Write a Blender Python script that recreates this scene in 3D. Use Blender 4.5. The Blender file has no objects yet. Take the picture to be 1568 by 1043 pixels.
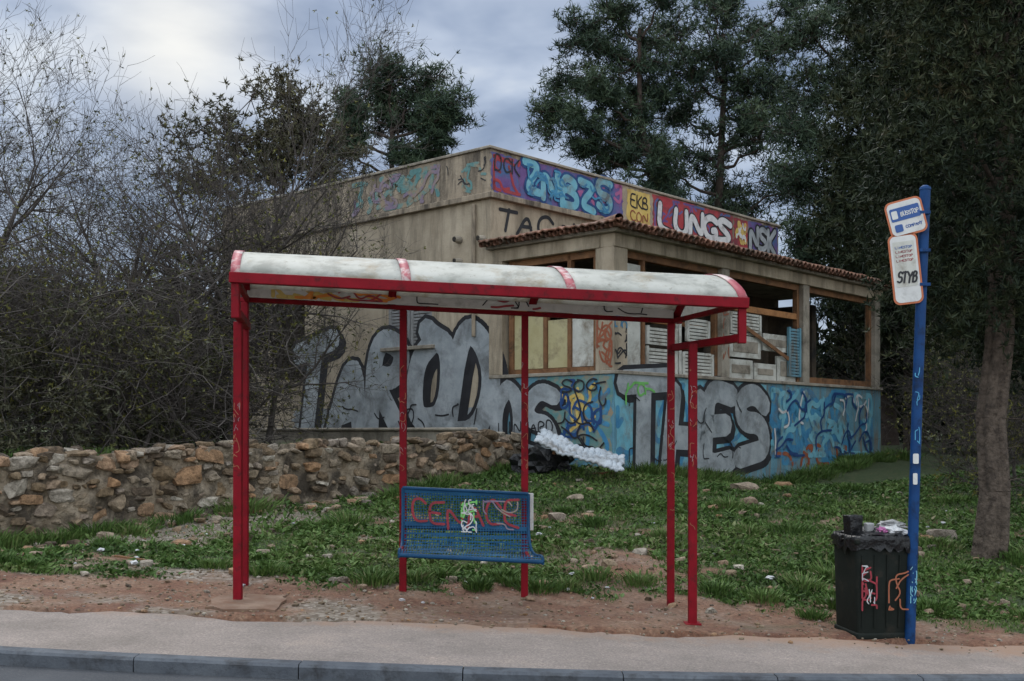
import bpy, bmesh, math, random
import numpy as np
from mathutils import Vector, Matrix, noise as mnoise

R = np.random.default_rng(7)
random.seed(7)
scene = bpy.context.scene

# ------------------------------------------------------------------ helpers
def link(o, parent=None):
    scene.collection.objects.link(o)
    if parent is not None:
        o.parent = parent
    return o

def empty(name):
    e = bpy.data.objects.new(name, None)
    e.empty_display_size = 0.2
    return link(e)

def mesh_np(name, V, F, mat, parent=None, tone=None, smooth=False, matidx=None):
    V = np.asarray(V, dtype=np.float32).reshape(-1, 3)
    F = np.asarray(F, dtype=np.int32)
    k = F.shape[1]; m = F.shape[0]
    me = bpy.data.meshes.new(name)
    me.vertices.add(len(V)); me.vertices.foreach_set('co', V.ravel())
    me.loops.add(m*k); me.loops.foreach_set('vertex_index', F.ravel())
    me.polygons.add(m)
    me.polygons.foreach_set('loop_start', np.arange(0, m*k, k, dtype=np.int32))
    me.polygons.foreach_set('loop_total', np.full(m, k, dtype=np.int32))
    me.polygons.foreach_set('use_smooth', np.full(m, smooth, dtype=bool))
    mats = mat if isinstance(mat, (list, tuple)) else [mat]
    for q in mats: me.materials.append(q)
    if tone is not None:
        a = me.attributes.new('tone', 'FLOAT', 'FACE')
        a.data.foreach_set('value', np.asarray(tone, dtype=np.float32))
    me.update(calc_edges=True); me.validate()
    o = bpy.data.objects.new(name, me)
    return link(o, parent)

def mesh_py(name, V, F, mat, parent=None, smooth=False):
    me = bpy.data.meshes.new(name)
    me.from_pydata([tuple(map(float, v)) for v in V], [], F)
    me.materials.append(mat)
    if smooth:
        for p in me.polygons: p.use_smooth = True
    me.update()
    o = bpy.data.objects.new(name, me)
    return link(o, parent)

class Fr:
    def __init__(s, O, U, N, Z=(0, 0, 1)):
        s.O = np.array(O, float); s.U = np.array(U, float)
        s.N = np.array(N, float); s.Z = np.array(Z, float)
    def p(s, t, z, d=0.0):
        t = np.asarray(t, float)[..., None]; z = np.asarray(z, float)[..., None]; d = np.asarray(d, float)[..., None]
        return s.O + s.U*t + s.Z*z + s.N*d

BOXF = [(0,1,3,2),(4,6,7,5),(0,4,5,1),(2,3,7,6),(0,2,6,4),(1,5,7,3)]
def bevel_obj(o, w, seg=2):
    bm = bmesh.new(); bm.from_mesh(o.data)
    bmesh.ops.recalc_face_normals(bm, faces=bm.faces)
    if w > 0:
        bmesh.ops.bevel(bm, geom=list(bm.edges), offset=w, segments=seg, affect='EDGES', profile=0.6)
    bm.to_mesh(o.data); bm.free()

def fbox(name, fr, t0, t1, z0, z1, d0, d1, mat, parent=None, bev=0.008):
    V = []
    for t in (t0, t1):
        for z in (z0, z1):
            for d in (d0, d1):
                V.append(fr.p(t, z, d))
    o = mesh_py(name, V, BOXF, mat, parent)
    bevel_obj(o, bev, 1)
    return o

WFR = Fr((0,0,0), (1,0,0), (0,1,0))
def bar(name, p0, p1, w, h, mat, parent=None, bev=0.006, up=(0,0,1)):
    p0 = Vector(p0); p1 = Vector(p1)
    d = (p1-p0).normalized()
    u = Vector(up)
    if abs(d.dot(u)) > 0.95: u = Vector((0,1,0))
    s = d.cross(u).normalized(); u = s.cross(d).normalized()
    V = []
    for p in (p0, p1):
        for a in (-.5, .5):
            for b in (-.5, .5):
                V.append(p + s*a*w + u*b*h)
    o = mesh_py(name, V, BOXF, mat, parent)
    bevel_obj(o, bev, 2)
    return o

def tubes(P0, P1, R0, R1, k):
    P0 = np.asarray(P0, float); P1 = np.asarray(P1, float)
    R0 = np.asarray(R0, float); R1 = np.asarray(R1, float)
    n = len(P0)
    d = P1-P0; d /= (np.linalg.norm(d, axis=1, keepdims=True)+1e-9)
    ref = np.where(np.abs(d[:, 2:3]) < .9, np.array([[0, 0, 1.]]), np.array([[1., 0, 0]]))
    a = np.cross(d, ref); a /= np.linalg.norm(a, axis=1, keepdims=True)
    b = np.cross(d, a)
    an = np.arange(k)*2*np.pi/k
    ring = a[:, None, :]*np.cos(an)[None, :, None] + b[:, None, :]*np.sin(an)[None, :, None]
    V = np.stack([P0[:, None, :]+ring*R0[:, None, None], P1[:, None, :]+ring*R1[:, None, None]], axis=1)
    i = np.arange(n)[:, None]*2*k; j = np.arange(k)[None, :]; j2 = (j+1) % k
    F = np.stack([i+j, i+j2, i+k+j2, i+k+j], axis=-1).reshape(-1, 4)
    return V.reshape(-1, 3), F

def smooth01(a, b, x):
    t = np.clip((x-a)/(b-a), 0, 1); return t*t*(3-2*t)

def vnoise(x, y, seed=0):
    xi = np.floor(x).astype(np.int64); yi = np.floor(y).astype(np.int64)
    xf = x-xi; yf = y-yi
    def h(a, b):
        n = (a*374761393 + b*668265263 + seed*1442695) & 0x7fffffff
        n = ((n ^ (n >> 13))*1274126177) & 0x7fffffff
        n = n ^ (n >> 16)
        return (n & 0xffff)/65535.0
    u = xf*xf*(3-2*xf); v = yf*yf*(3-2*yf)
    return (h(xi, yi)*(1-u)+h(xi+1, yi)*u)*(1-v)+(h(xi, yi+1)*(1-u)+h(xi+1, yi+1)*u)*v
def fbm(x, y, seed=0, o=4):
    x = np.asarray(x, float); y = np.asarray(y, float)
    s = 0; a = .5; t = 0
    for i in range(o):
        s = s + a*vnoise(x*2**i, y*2**i, seed+i*17); t += a; a *= .5
    return s/t

# ------------------------------------------------------------------ materials
def newmat(name):
    m = bpy.data.materials.new(name); m.use_nodes = True
    nt = m.node_tree; b = nt.nodes['Principled BSDF']
    return m, nt, b
def c4(c): return (c[0], c[1], c[2], 1)
def noise_node(nt, scale, detail=4, rough=.6, dist=0.0, co=None):
    n = nt.nodes.new('ShaderNodeTexNoise')
    n.inputs['Scale'].default_value = scale; n.inputs['Detail'].default_value = detail
    n.inputs['Roughness'].default_value = rough; n.inputs['Distortion'].default_value = dist
    if co is not None: nt.links.new(co, n.inputs['Vector'])
    return n
def ramp(nt, src, stops):
    r = nt.nodes.new('ShaderNodeValToRGB'); e = r.color_ramp.elements
    while len(e) > 1: e.remove(e[-1])
    e[0].position = stops[0][0]; e[0].color = c4(stops[0][1])
    for p, c in stops[1:]:
        x = e.new(p); x.color = c4(c)
    nt.links.new(src, r.inputs[0]); return r
def mixc(nt, fac, a, b, typ='MIX'):
    m = nt.nodes.new('ShaderNodeMix'); m.data_type = 'RGBA'; m.blend_type = typ
    for s, i in ((fac, 0), (a, 6), (b, 7)):
        if isinstance(s, bpy.types.NodeSocket): nt.links.new(s, m.inputs[i])
        elif isinstance(s, (int, float)): m.inputs[i].default_value = s
        else: m.inputs[i].default_value = c4(s)
    return m.outputs[2]
def objco(nt):
    return nt.nodes.new('ShaderNodeTexCoord').outputs['Object']
def bump(nt, b, h, strength=.4, dist=.02):
    n = nt.nodes.new('ShaderNodeBump'); n.inputs['Strength'].default_value = strength
    n.inputs['Distance'].default_value = dist
    nt.links.new(h, n.inputs['Height']); nt.links.new(n.outputs[0], b.inputs['Normal'])

def mat_noise(name, A, B, scale=3, rough=.8, dirt=None, dscale=1.2, dlo=.5, dhi=.7, bs=.3, bd=.01, bscale=40, metal=0, streak=False, spec=.35):
    m, nt, b = newmat(name); co = objco(nt)
    n1 = noise_node(nt, scale, 5, .65, 0, co)
    r = ramp(nt, n1.outputs[0], [(.3, A), (.7, B)])
    out = r.outputs[0]
    if dirt is not None:
        cc = co
        if streak:
            mp = nt.nodes.new('ShaderNodeMapping'); mp.inputs['Scale'].default_value = (3, 3, .5)
            nt.links.new(co, mp.inputs[0]); cc = mp.outputs[0]
        n2 = noise_node(nt, dscale, 6, .7, .3, cc)
        f = ramp(nt, n2.outputs[0], [(dlo, (0, 0, 0)), (dhi, (1, 1, 1))])
        out = mixc(nt, f.outputs[0], out, dirt)
    nt.links.new(out, b.inputs['Base Color'])
    b.inputs['Roughness'].default_value = rough; b.inputs['Metallic'].default_value = metal
    b.inputs['Specular IOR Level'].default_value = spec
    if bs > 0:
        n3 = noise_node(nt, bscale, 3, .6, 0, co)
        bump(nt, b, n3.outputs[0], bs, bd)
    return m

def mat_leaf(name, cols, rough=.6):
    m, nt, b = newmat(name)
    at = nt.nodes.new('ShaderNodeAttribute'); at.attribute_name = 'tone'
    st = [(i/(len(cols)-1), c) for i, c in enumerate(cols)]
    r = ramp(nt, at.outputs['Fac'], st)
    nt.links.new(r.outputs[0], b.inputs['Base Color'])
    b.inputs['Roughness'].default_value = rough
    b.inputs['Specular IOR Level'].default_value = .2
    return m

M = {}
M['red'] = mat_noise('shelter_red_paint', (.14, .002, .007), (.21, .004, .012), 6, .6, (.05, .008, .009), 9, .53, .7, .15, .003, 60, spec=.15)
M['ribred'] = mat_noise('rib_red_faded', (.26, .03, .05), (.38, .11, .12), 9, .55, (.48, .40, .38), 5, .5, .62, 0)
M['redtag'] = mat_noise('tag_paint', (.22, .12, .13), (.36, .25, .26), 20, .6, bs=0)
M['plaster'] = mat_noise('beige_plaster', (.33, .27, .195), (.48, .405, .305), 1.5, .9, (.17, .14, .10), .9, .45, .68, .5, .015, 25, streak=True)
M['plaster2'] = mat_noise('parapet_plaster', (.24, .195, .145), (.40, .33, .245), 2.5, .9, (.085, .07, .055), 1.4, .42, .64, .5, .015, 25, streak=True)
M['concrete'] = mat_noise('concrete', (.24, .21, .17), (.36, .32, .26), 3, .9, (.10, .085, .065), 2.5, .46, .7, .5, .012, 30)
M['bluewall'] = mat_noise('blue_painted_wall', (.07, .19, .26), (.15, .31, .38), 2.2, .75, (.17, .15, .12), 1.6, .48, .64, .5, .012, 25, streak=True)
M['tile'] = mat_noise('roof_tile', (.26, .12, .075), (.15, .08, .055), 5, .85, (.07, .055, .04), 3, .44, .64, .5, .02, 20)
M['wood'] = mat_noise('wood_brown', (.14, .065, .03), (.24, .12, .055), 5, .8, (.06, .035, .02), 4, .5, .7)
M['woodorange'] = mat_noise('wood_orange', (.30, .13, .045), (.42, .20, .08), 5, .75, (.15, .07, .03), 4, .5, .7)
M['yellowboard'] = mat_noise('yellow_board', (.38, .33, .17), (.50, .45, .27), 2, .7, (.2, .16, .09), 2, .5, .7)
M['whiteboard'] = mat_noise('white_panel', (.42, .42, .38), (.6, .6, .55), 3, .7, (.2, .17, .13), 2.5, .48, .68)
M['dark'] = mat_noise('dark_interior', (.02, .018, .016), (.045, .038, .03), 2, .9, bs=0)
M['intwall'] = mat_noise('interior_wall', (.12, .095, .07), (.2, .16, .12), 2, .9, (.05, .05, .05), 1.5, .45, .65)  # beige wall in a darker colour, veranda shade put into it
M['barkgrey'] = mat_noise('bark_grey', (.05, .038, .03), (.13, .10, .078), 9, .95, (.03, .022, .017), 12, .48, .68, bs=1., bd=.04, bscale=14)
M['twig'] = mat_noise('twig_bark', (.030, .025, .022), (.095, .082, .074), 3, .95, bs=0)
M['pinebark'] = mat_noise('pine_bark', (.030, .022, .018), (.075, .055, .045), 4, .95, bs=0)
M['asphalt'] = mat_noise('asphalt', (.030, .033, .040), (.055, .058, .066), 2, .85, (.085, .085, .085), 90, .5, .7, .6, .006, 120)
M['pine'] = mat_leaf('pine_needles', [(.018, .034, .024), (.034, .056, .034), (.056, .084, .046), (.085, .11, .058)])
M['cyp'] = mat_leaf('cypress_foliage', [(.010, .018, .010), (.022, .032, .014), (.040, .048, .021), (.065, .052, .028)])
M['olive'] = mat_leaf('dull_foliage', [(.026, .029, .017), (.05, .05, .028), (.075, .07, .038), (.105, .09, .048)])
M['brush'] = mat_leaf('brush_leaves', [(.025, .032, .012), (.05, .055, .018), (.11, .11, .03), (.15, .14, .03)])
M['grass'] = mat_leaf('grass_blades', [(.024, .046, .012), (.042, .082, .018), (.066, .120, .026), (.100, .150, .040), (.18, .16, .09)])
M['silver'] = mat_noise('silver_spray', (.24, .27, .29), (.42, .45, .47), 2.5, .5, (.14, .15, .155), 2, .46, .68)
M['black'] = mat_noise('black_spray', (.012, .012, .014), (.03, .03, .035), 4, .6, bs=0)
M['white'] = mat_noise('white_spray', (.5, .5, .51), (.66, .66, .66), 3, .6, (.3, .28, .28), 3, .5, .7)
M['gblue'] = mat_noise('blue_spray', (.03, .14, .30), (.07, .29, .45), 3, .6, (.12, .13, .13), 2, .5, .66)
M['gblue2'] = mat_noise('deepblue_spray', (.012, .035, .13), (.02, .08, .22), 3, .6, bs=0)
M['cyan'] = mat_noise('cyan_spray', (.10, .32, .42), (.20, .45, .54), 3, .6, (.16, .18, .17), 2, .48, .66)
M['purple'] = mat_noise('purple_spray', (.10, .05, .18), (.18, .1, .26), 3, .6, (.06, .12, .26), 2, .45, .6)
M['gred'] = mat_noise('red_spray', (.30, .03, .04), (.40, .06, .065), 3, .6, (.13, .04, .05), 2, .46, .64)
M['yellow'] = mat_noise('yellow_spray', (.5, .35, .08), (.6, .46, .16), 3, .6, (.35, .2, .08), 2.5, .5, .65)
M['pink'] = mat_noise('pink_spray', (.4, .12, .22), (.3, .1, .26), 3, .6, bs=0)
M['green'] = mat_noise('green_spray', (.12, .42, .1), (.2, .5, .14), 3, .6, bs=0)
M['teal'] = mat_noise('teal_spray', (.08, .2, .2), (.15, .28, .27), 3, .7, (.28, .22, .15), 3, .46, .6)
M['fadepurple'] = mat_noise('faded_purple_spray', (.17, .13, .2), (.25, .2, .25), 3, .7, (.28, .22, .15), 3, .48, .62, bs=0)
M['orange'] = mat_noise('orange_spray', (.6, .18, .03), (.7, .28, .05), 3, .6, bs=0)
M['brownred'] = mat_noise('brown_red_spray', (.22, .06, .03), (.3, .1, .05), 3, .6, bs=0)
M['benchred'] = mat_noise('bench_red_spray', (.18, .02, .03), (.30, .03, .045), 12, .6, bs=0)
M['bluepole'] = mat_noise('blue_pole_paint', (.003, .03, .11), (.006, .05, .165), 5, .55, (.003, .018, .06), 8, .5, .66, .1, .002, 50, spec=.2)
M['signwhite'] = mat_noise('sign_white', (.5, .5, .49), (.6, .6, .58), 8, .4, (.32, .32, .3), 6, .55, .75, 0)
M['signblue'] = mat_noise('sign_blue', (.02, .07, .24), (.03, .09, .28), 8, .4, bs=0)
M['signorange'] = mat_noise('sign_orange', (.40, .11, .04), (.46, .14, .06), 8, .4, bs=0)
M['bin'] = mat_noise('bin_plastic', (.006, .009, .007), (.013, .016, .014), 5, .7, (.030, .026, .020), 7, .54, .74, .2, .004, 40, spec=.15)
M['bag'] = mat_noise('plastic_bag', (.006, .006, .007), (.013, .013, .014), 4, .35, bs=.9, bd=.03, bscale=14, spec=.3)
M['litter'] = mat_noise('litter_plastic', (.3, .3, .33), (.5, .5, .5), 8, .5, bs=.8, bd=.02, bscale=20)
M['sheet'] = mat_noise('metal_sheet', (.30, .34, .38), (.46, .49, .52), 4, .6, (.17, .165, .16), 3, .46, .66)
M['metal'] = mat_noise('grey_metal', (.2, .2, .2), (.3, .3, .3), 8, .5)

# roof acrylic
m, nt, b = newmat('roof_panel_white'); co = objco(nt)
n1 = noise_node(nt, 3.5, 6, .65, .3, co)
r1 = ramp(nt, n1.outputs[0], [(.35, (.36, .36, .32)), (.5, (.56, .56, .51)), (.7, (.65, .65, .61))])
n2 = noise_node(nt, 2.3, 6, .7, .5, co)
f2 = ramp(nt, n2.outputs[0], [(.54, (0, 0, 0)), (.72, (1, 1, 1))])
c = mixc(nt, f2.outputs[0], r1.outputs[0], (.38, .30, .19))
n5 = noise_node(nt, 18, 5, .7, .2, co)
f5 = ramp(nt, n5.outputs[0], [(.6, (1, 1, 1)), (.72, (.55, .5, .42))])
c = mixc(nt, 1.0, c, f5.outputs[0], 'MULTIPLY')
nt.links.new(c, b.inputs['Base Color']); b.inputs['Roughness'].default_value = .5
tr = nt.nodes.new('ShaderNodeBsdfTranslucent'); nt.links.new(c, tr.inputs[0])
mx = nt.nodes.new('ShaderNodeMixShader'); mx.inputs[0].default_value = .45
nt.links.new(b.outputs[0], mx.inputs[1]); nt.links.new(tr.outputs[0], mx.inputs[2])
nt.links.new(mx.outputs[0], nt.nodes['Material Output'].inputs[0])
M['roof'] = m

# bench perforated sheet
m, nt, b = newmat('perforated_blue_metal'); co = objco(nt)
v = nt.nodes.new('ShaderNodeTexVoronoi'); v.inputs['Scale'].default_value = 42; v.inputs['Randomness'].default_value = 0
nt.links.new(co, v.inputs['Vector'])
lt = nt.nodes.new('ShaderNodeMath'); lt.operation = 'GREATER_THAN'; lt.inputs[1].default_value = .45
nt.links.new(v.outputs['Distance'], lt.inputs[0])
n1 = noise_node(nt, 5, 4, .6, 0, co)
r1 = ramp(nt, n1.outputs[0], [(.35, (.005, .045, .11)), (.65, (.012, .08, .17))])
nt.links.new(r1.outputs[0], b.inputs['Base Color']); b.inputs['Roughness'].default_value = .6
b.inputs['Specular IOR Level'].default_value = .2
nt.links.new(lt.outputs[0], b.inputs['Alpha'])
M['bench'] = m
M['benchsolid'] = mat_noise('blue_bench_frame', (.005, .04, .10), (.012, .07, .16), 5, .5, spec=.2)

# stones
m, nt, b = newmat('wall_stone'); co = objco(nt)
at = nt.nodes.new('ShaderNodeAttribute'); at.attribute_name = 'tone'
r = ramp(nt, at.outputs['Fac'], [(0, (.10, .075, .055)), (.25, (.24, .17, .10)), (.5, (.31, .26, .20)), (.68, (.36, .21, .11)), (.85, (.28, .24, .20)), (1, (.48, .44, .37))])
n1 = noise_node(nt, 12, 6, .75, 0, co)
f = ramp(nt, n1.outputs[0], [(.35, (.35, .33, .3)), (.65, (1.15, 1.12, 1.1))])
c = mixc(nt, 1.0, r.outputs[0], f.outputs[0], 'MULTIPLY')
nt.links.new(c, b.inputs['Base Color']); b.inputs['Roughness'].default_value = .92
n3 = noise_node(nt, 30, 4, .7, 0, co); bump(nt, b, n3.outputs[0], 1.0, .03)
M['stone'] = m
M['mortar'] = mat_noise('wall_mortar', (.16, .12, .08), (.34, .28, .21), 5, .95, (.06, .048, .036), 2.4, .44, .6, 1.0, .05, 14)

# ground
m, nt, b = newmat('ground_soil'); co = objco(nt)
at = nt.nodes.new('ShaderNodeAttribute'); at.attribute_name = 'gm'
sep = nt.nodes.new('ShaderNodeSeparateColor'); nt.links.new(at.outputs['Color'], sep.inputs[0])
n1 = noise_node(nt, 2.2, 7, .7, 0, co)
dirt = ramp(nt, n1.outputs[0], [(.3, (.12, .048, .030)), (.45, (.19, .092, .055)), (.6, (.24, .145, .095)), (.72, (.30, .21, .155))])
n2 = noise_node(nt, 30, 5, .75, 0, co)
sp = ramp(nt, n2.outputs[0], [(.35, (.5, .46, .44)), (.6, (1.1, 1.1, 1.1)), (.72, (1.6, 1.6, 1.6))])
d2 = mixc(nt, 1.0, dirt.outputs[0], sp.outputs[0], 'MULTIPLY')
vor = nt.nodes.new('ShaderNodeTexVoronoi'); vor.inputs['Scale'].default_value = 26; nt.links.new(co, vor.inputs['Vector'])
gr = ramp(nt, vor.outputs['Color'], [(.2, (.13, .10, .075)), (.6, (.22, .18, .14)), (.9, (.34, .30, .26))])
d3 = mixc(nt, sep.outputs[1], d2, gr.outputs[0])
n4 = noise_node(nt, 9, 6, .7, 0, co)
gg = ramp(nt, n4.outputs[0], [(.3, (.022, .036, .012)), (.52, (.04, .06, .018)), (.72, (.09, .07, .035))])
d4 = mixc(nt, sep.outputs[0], d3, gg.outputs[0])
nt.links.new(d4, b.inputs['Base Color']); b.inputs['Roughness'].default_value = .97
bump(nt, b, n2.outputs[0], .9, .03)
M['ground'] = m

# sidewalk
m, nt, b = newmat('pavement_asphalt_worn'); co = objco(nt)
n1 = noise_node(nt, 1.3, 7, .7, 0, co)
a = ramp(nt, n1.outputs[0], [(.3, (.18, .15, .13)), (.55, (.26, .215, .19)), (.75, (.34, .27, .225))])
n2 = noise_node(nt, 60, 4, .8, 0, co)
s = ramp(nt, n2.outputs[0], [(.35, (.6, .6, .6)), (.6, (1.1, 1.1, 1.1)), (.7, (1.6, 1.6, 1.6))])
c = mixc(nt, 1.0, a.outputs[0], s.outputs[0], 'MULTIPLY')
n6 = noise_node(nt, 3.0, 6, .75, 1.2, co)
cr6 = ramp(nt, n6.outputs[0], [(.495, (1, 1, 1)), (.5, (.6, .58, .56)), (.505, (1, 1, 1))])
c = mixc(nt, .6, c, cr6.outputs[0], 'MULTIPLY')
sx = nt.nodes.new('ShaderNodeSeparateXYZ'); nt.links.new(co, sx.inputs[0])
mr = nt.nodes.new('ShaderNodeMapRange'); mr.inputs[1].default_value = 7.7; mr.inputs[2].default_value = 8.65; mr.inputs[3].default_value = -.35; mr.inputs[4].default_value = .45
nt.links.new(sx.outputs[1], mr.inputs[0])
n7 = noise_node(nt, 4.5, 7, .75, 0, co)
ad = nt.nodes.new('ShaderNodeMath'); ad.operation = 'ADD'; nt.links.new(mr.outputs[0], ad.inputs[0]); nt.links.new(n7.outputs[0], ad.inputs[1])
fs = ramp(nt, ad.outputs[0], [(.5, (0, 0, 0)), (.85, (1, 1, 1))])
c = mixc(nt, fs.outputs[0], c, (.25, .16, .11))
nt.links.new(c, b.inputs['Base Color']); b.inputs['Roughness'].default_value = .9
bump(nt, b, n2.outputs[0], .6, .01)
M['walk'] = m
M['kerb'] = mat_noise('kerb_stone', (.055, .062, .075), (.10, .11, .125), 4, .85, (.035, .036, .04), 6, .48, .68, .5, .01, 60)

# ------------------------------------------------------------------ geometry constants
u = np.array([.674, .739, 0]); v = np.array([-.739, .674, 0])
u /= np.linalg.norm(u); v = np.array([-u[1], u[0], 0])
C = np.array([1.65, 18.0, 0]); Mc = C + v*2.77
W0 = np.array([-5.76, 12.5, 0])

def basez(X): return -.0487*np.clip(X, -25, 25)
def terr(X, Y):
    X = np.asarray(X, float); Y = np.asarray(Y, float)
    f = 1-smooth01(9.5, 13, Y)
    z = basez(X)*f + np.interp(Y, [9.4, 12, 14, 17, 20, 26, 60, 300], [0, .17, .33, .58, .8, .9, 1.6, 6])
    z = z - .40*np.exp(-(((X-5.6)/2.5)**2+((Y-21)/2.5)**2)) + .22*np.exp(-(((X-1.2)/1.5)**2+((Y-17.3)/1.8)**2))
    dx = X-W0[0]; dy = Y-W0[1]
    a = dx*u[0]+dy*u[1]; d = dx*v[0]+dy*v[1]
    w = smooth01(.05, .3, d)*(1-smooth01(8.9, 9.4, a))
    z = z*(1-w) + w*(1.12+.0*a + .02*np.clip(d, 0, 40))
    z = z + (fbm(X*.9, Y*.9, 3)-.5)*.22*smooth01(9.6, 11.5, Y) + (fbm(X*5, Y*5, 9)-.5)*.06*smooth01(8.6, 9.6, Y)
    return z
def kerb_y(X):
    Xc = np.clip(X, -4, 4)
    return 6.86 + .095*Xc + .021*Xc**2 + (np.asarray(X)-Xc)*np.where(Xc > 0, .25, -.07)
def walk_y(X):
    return 8.52 + .07*np.clip(X, -8, 8) + .03*(np.asarray(X)-np.clip(X, -8, 8))
def gmask(X, Y):
    X = np.asarray(X, float); Y = np.asarray(Y, float)
    n = fbm(X*1.1, Y*1.1, 21); n2 = fbm(X*3.5, Y*3.5, 33); n3 = fbm(X*.8+9, Y*.9, 61)
    e = np.interp(X, [-6, -3, -1.5, 0, 1.2, 2.5, 4, 8], [10.5, 10.5, 10.4, 10.5, 10.6, 9.9, 9.6, 9.5])
    g = smooth01(-.55, .45, Y-e+(n-.5)*2.6+(n2-.5)*2.6)
    bare = smooth01(.55, .64, n3*.55+n2*.45)*(1-smooth01(14, 16, Y))
    g = g*(1-.85*bare)
    el = ((X-1.15)/.95)**2+((Y-11.7)/.75)**2
    g = g*(1-.95*np.exp(-el)*(n2 > .34))
    el = ((X-1.1)/.55)**2+((Y-10.6)/.9)**2
    g = g*(1-.85*np.exp(-el))
    el = ((X-.7)/.7)**2+((Y-14.6)/.5)**2
    g = g*(1-.85*np.exp(-el))
    dx = X-W0[0]; dy = Y-W0[1]; a = dx*u[0]+dy*u[1]; d = dx*v[0]+dy*v[1]
    pth = smooth01(-1.9, -1.1, d+(n-.5)*1.4)*(1-smooth01(-.25, .1, d))*(1-smooth01(3.0, 5.0, a))
    g = g*(1-pth*.85)
    g = np.where(d > .2, np.where(a < 9, .75, g), g)
    return np.clip(g, 0, 1), pth

# ------------------------------------------------------------------ ground sheet
xs = np.concatenate([[-320, -200, -120, -70, -45, -30, -20, -15], np.arange(-12, -7, .4), np.arange(-7, 9, .09), np.arange(9, 16, .4), [17, 20, 26, 36, 55, 90, 150, 220, 320]])
ys = np.concatenate([[-320, -150, -60, -20, -8, 0, 5, 6.5, 7.6], np.arange(8.2, 13, .07), np.arange(13, 19.5, .12), np.arange(19.5, 27, .5), [28, 31, 36, 45, 60, 85, 130, 200, 320]])
GX, GY = np.meshgrid(xs, ys)
GZ = terr(GX, GY)
GZ = GZ - .3*(1-smooth01(0, .14, GY-walk_y(GX)+.06))
V = np.stack([GX, GY, GZ], -1).reshape(-1, 3)
nx = len(xs); ny = len(ys)
ii, jj = np.meshgrid(np.arange(ny-1), np.arange(nx-1), indexing='ij')
i0 = (ii*nx+jj).ravel(); F = np.stack([i0, i0+1, i0+nx+1, i0+nx], -1)
ground = mesh_np('ground', V, F, M['ground'], smooth=True)
g, p = gmask(GX, GY)
nz = fbm(GX*2, GY*2, 55)
grav = np.clip(p + smooth01(.5, .75, nz)*.7*(GX < -1) + .35*smooth01(.45, .7, nz), 0, 1)
ca = ground.data.color_attributes.new('gm', 'FLOAT_COLOR', 'POINT')
col = np.ones((nx*ny, 4), np.float32); col[:, 0] = g.ravel(); col[:, 1] = grav.ravel(); col[:, 2] = 0
ca.data.foreach_set('color', col.ravel())

def strip(name, X, rows, mat, parent=None):
    n = len(X); V = []
    for (Y, Z) in rows:
        V.append(np.stack([X, Y, Z], -1))
    V = np.concatenate(V); m_ = len(rows)
    a, b_ = np.meshgrid(np.arange(m_-1), np.arange(n-1), indexing='ij')
    i0 = (a*n+b_).ravel()
    return mesh_np(name, V, np.stack([i0, i0+1, i0+n+1, i0+n], -1), mat, parent, smooth=True)
X = np.concatenate([np.linspace(-200, -12, 20), np.arange(-11, 12, .08), np.linspace(13, 200, 20)])
ky = kerb_y(X); bz = basez(X)
wy = walk_y(X) + (fbm(X*1.5, X*0, 4)-.5)*.40 + (fbm(X*9, X*0, 5)-.5)*.18
rows = []
for f_ in np.linspace(0, 1, 14):
    Y = ky+.135 + (wy-ky-.135)*f_
    rows.append((Y, bz + .004 + (fbm(X*2, Y*2, 77)-.5)*.012 - (.03 if f_ == 1 else 0)))
rows.append((wy+.03, bz-.15))
KH = .075
pav = strip('pavement', X, rows, M['walk'])
road = strip('road', X, [(ky+.02, bz-KH-.005), (ky-.3, bz-KH-.01), (ky-3.5, bz-.05), (ky-7, bz-KH-.01), (ky-7.1, bz-KH-.01)], M['asphalt'])
opp = strip('pavement', X, [(ky-7.1, bz-.0), (ky-9, bz-0.0), (ky-9.05, bz-.25)], M['walk'])
ker = empty('kerb')
x = -14.3; k = 0; KV = []; KF = []
while x < 14:
    L = 1.0; x1 = x+L-.007
    ya, yb = float(kerb_y(x)), float(kerb_y(x1)); za, zb = float(basez(x)), float(basez(x1))
    dz = random.uniform(-.002, .002)+.009
    pr = [(0, -.25), (0, -.016), (.018, 0), (.135, 0), (.135, -.25)]
    b0 = len(KV)
    for (xx, yy, zz) in ((x, ya, za), (x1, yb, zb)):
        for (a_, c_) in pr: KV.append((xx, yy+a_, zz+c_+dz))
    for q in range(4): KF.append((b0+q, b0+q+1, b0+5+q+1, b0+5+q))
    KF.append((b0+4, b0+3, b0+2, b0+1, b0)); KF.append((b0+5, b0+6, b0+7, b0+8, b0+9))
    x += L
mesh_py('kerb_stones', KV, KF, M['kerb'], ker)

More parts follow.
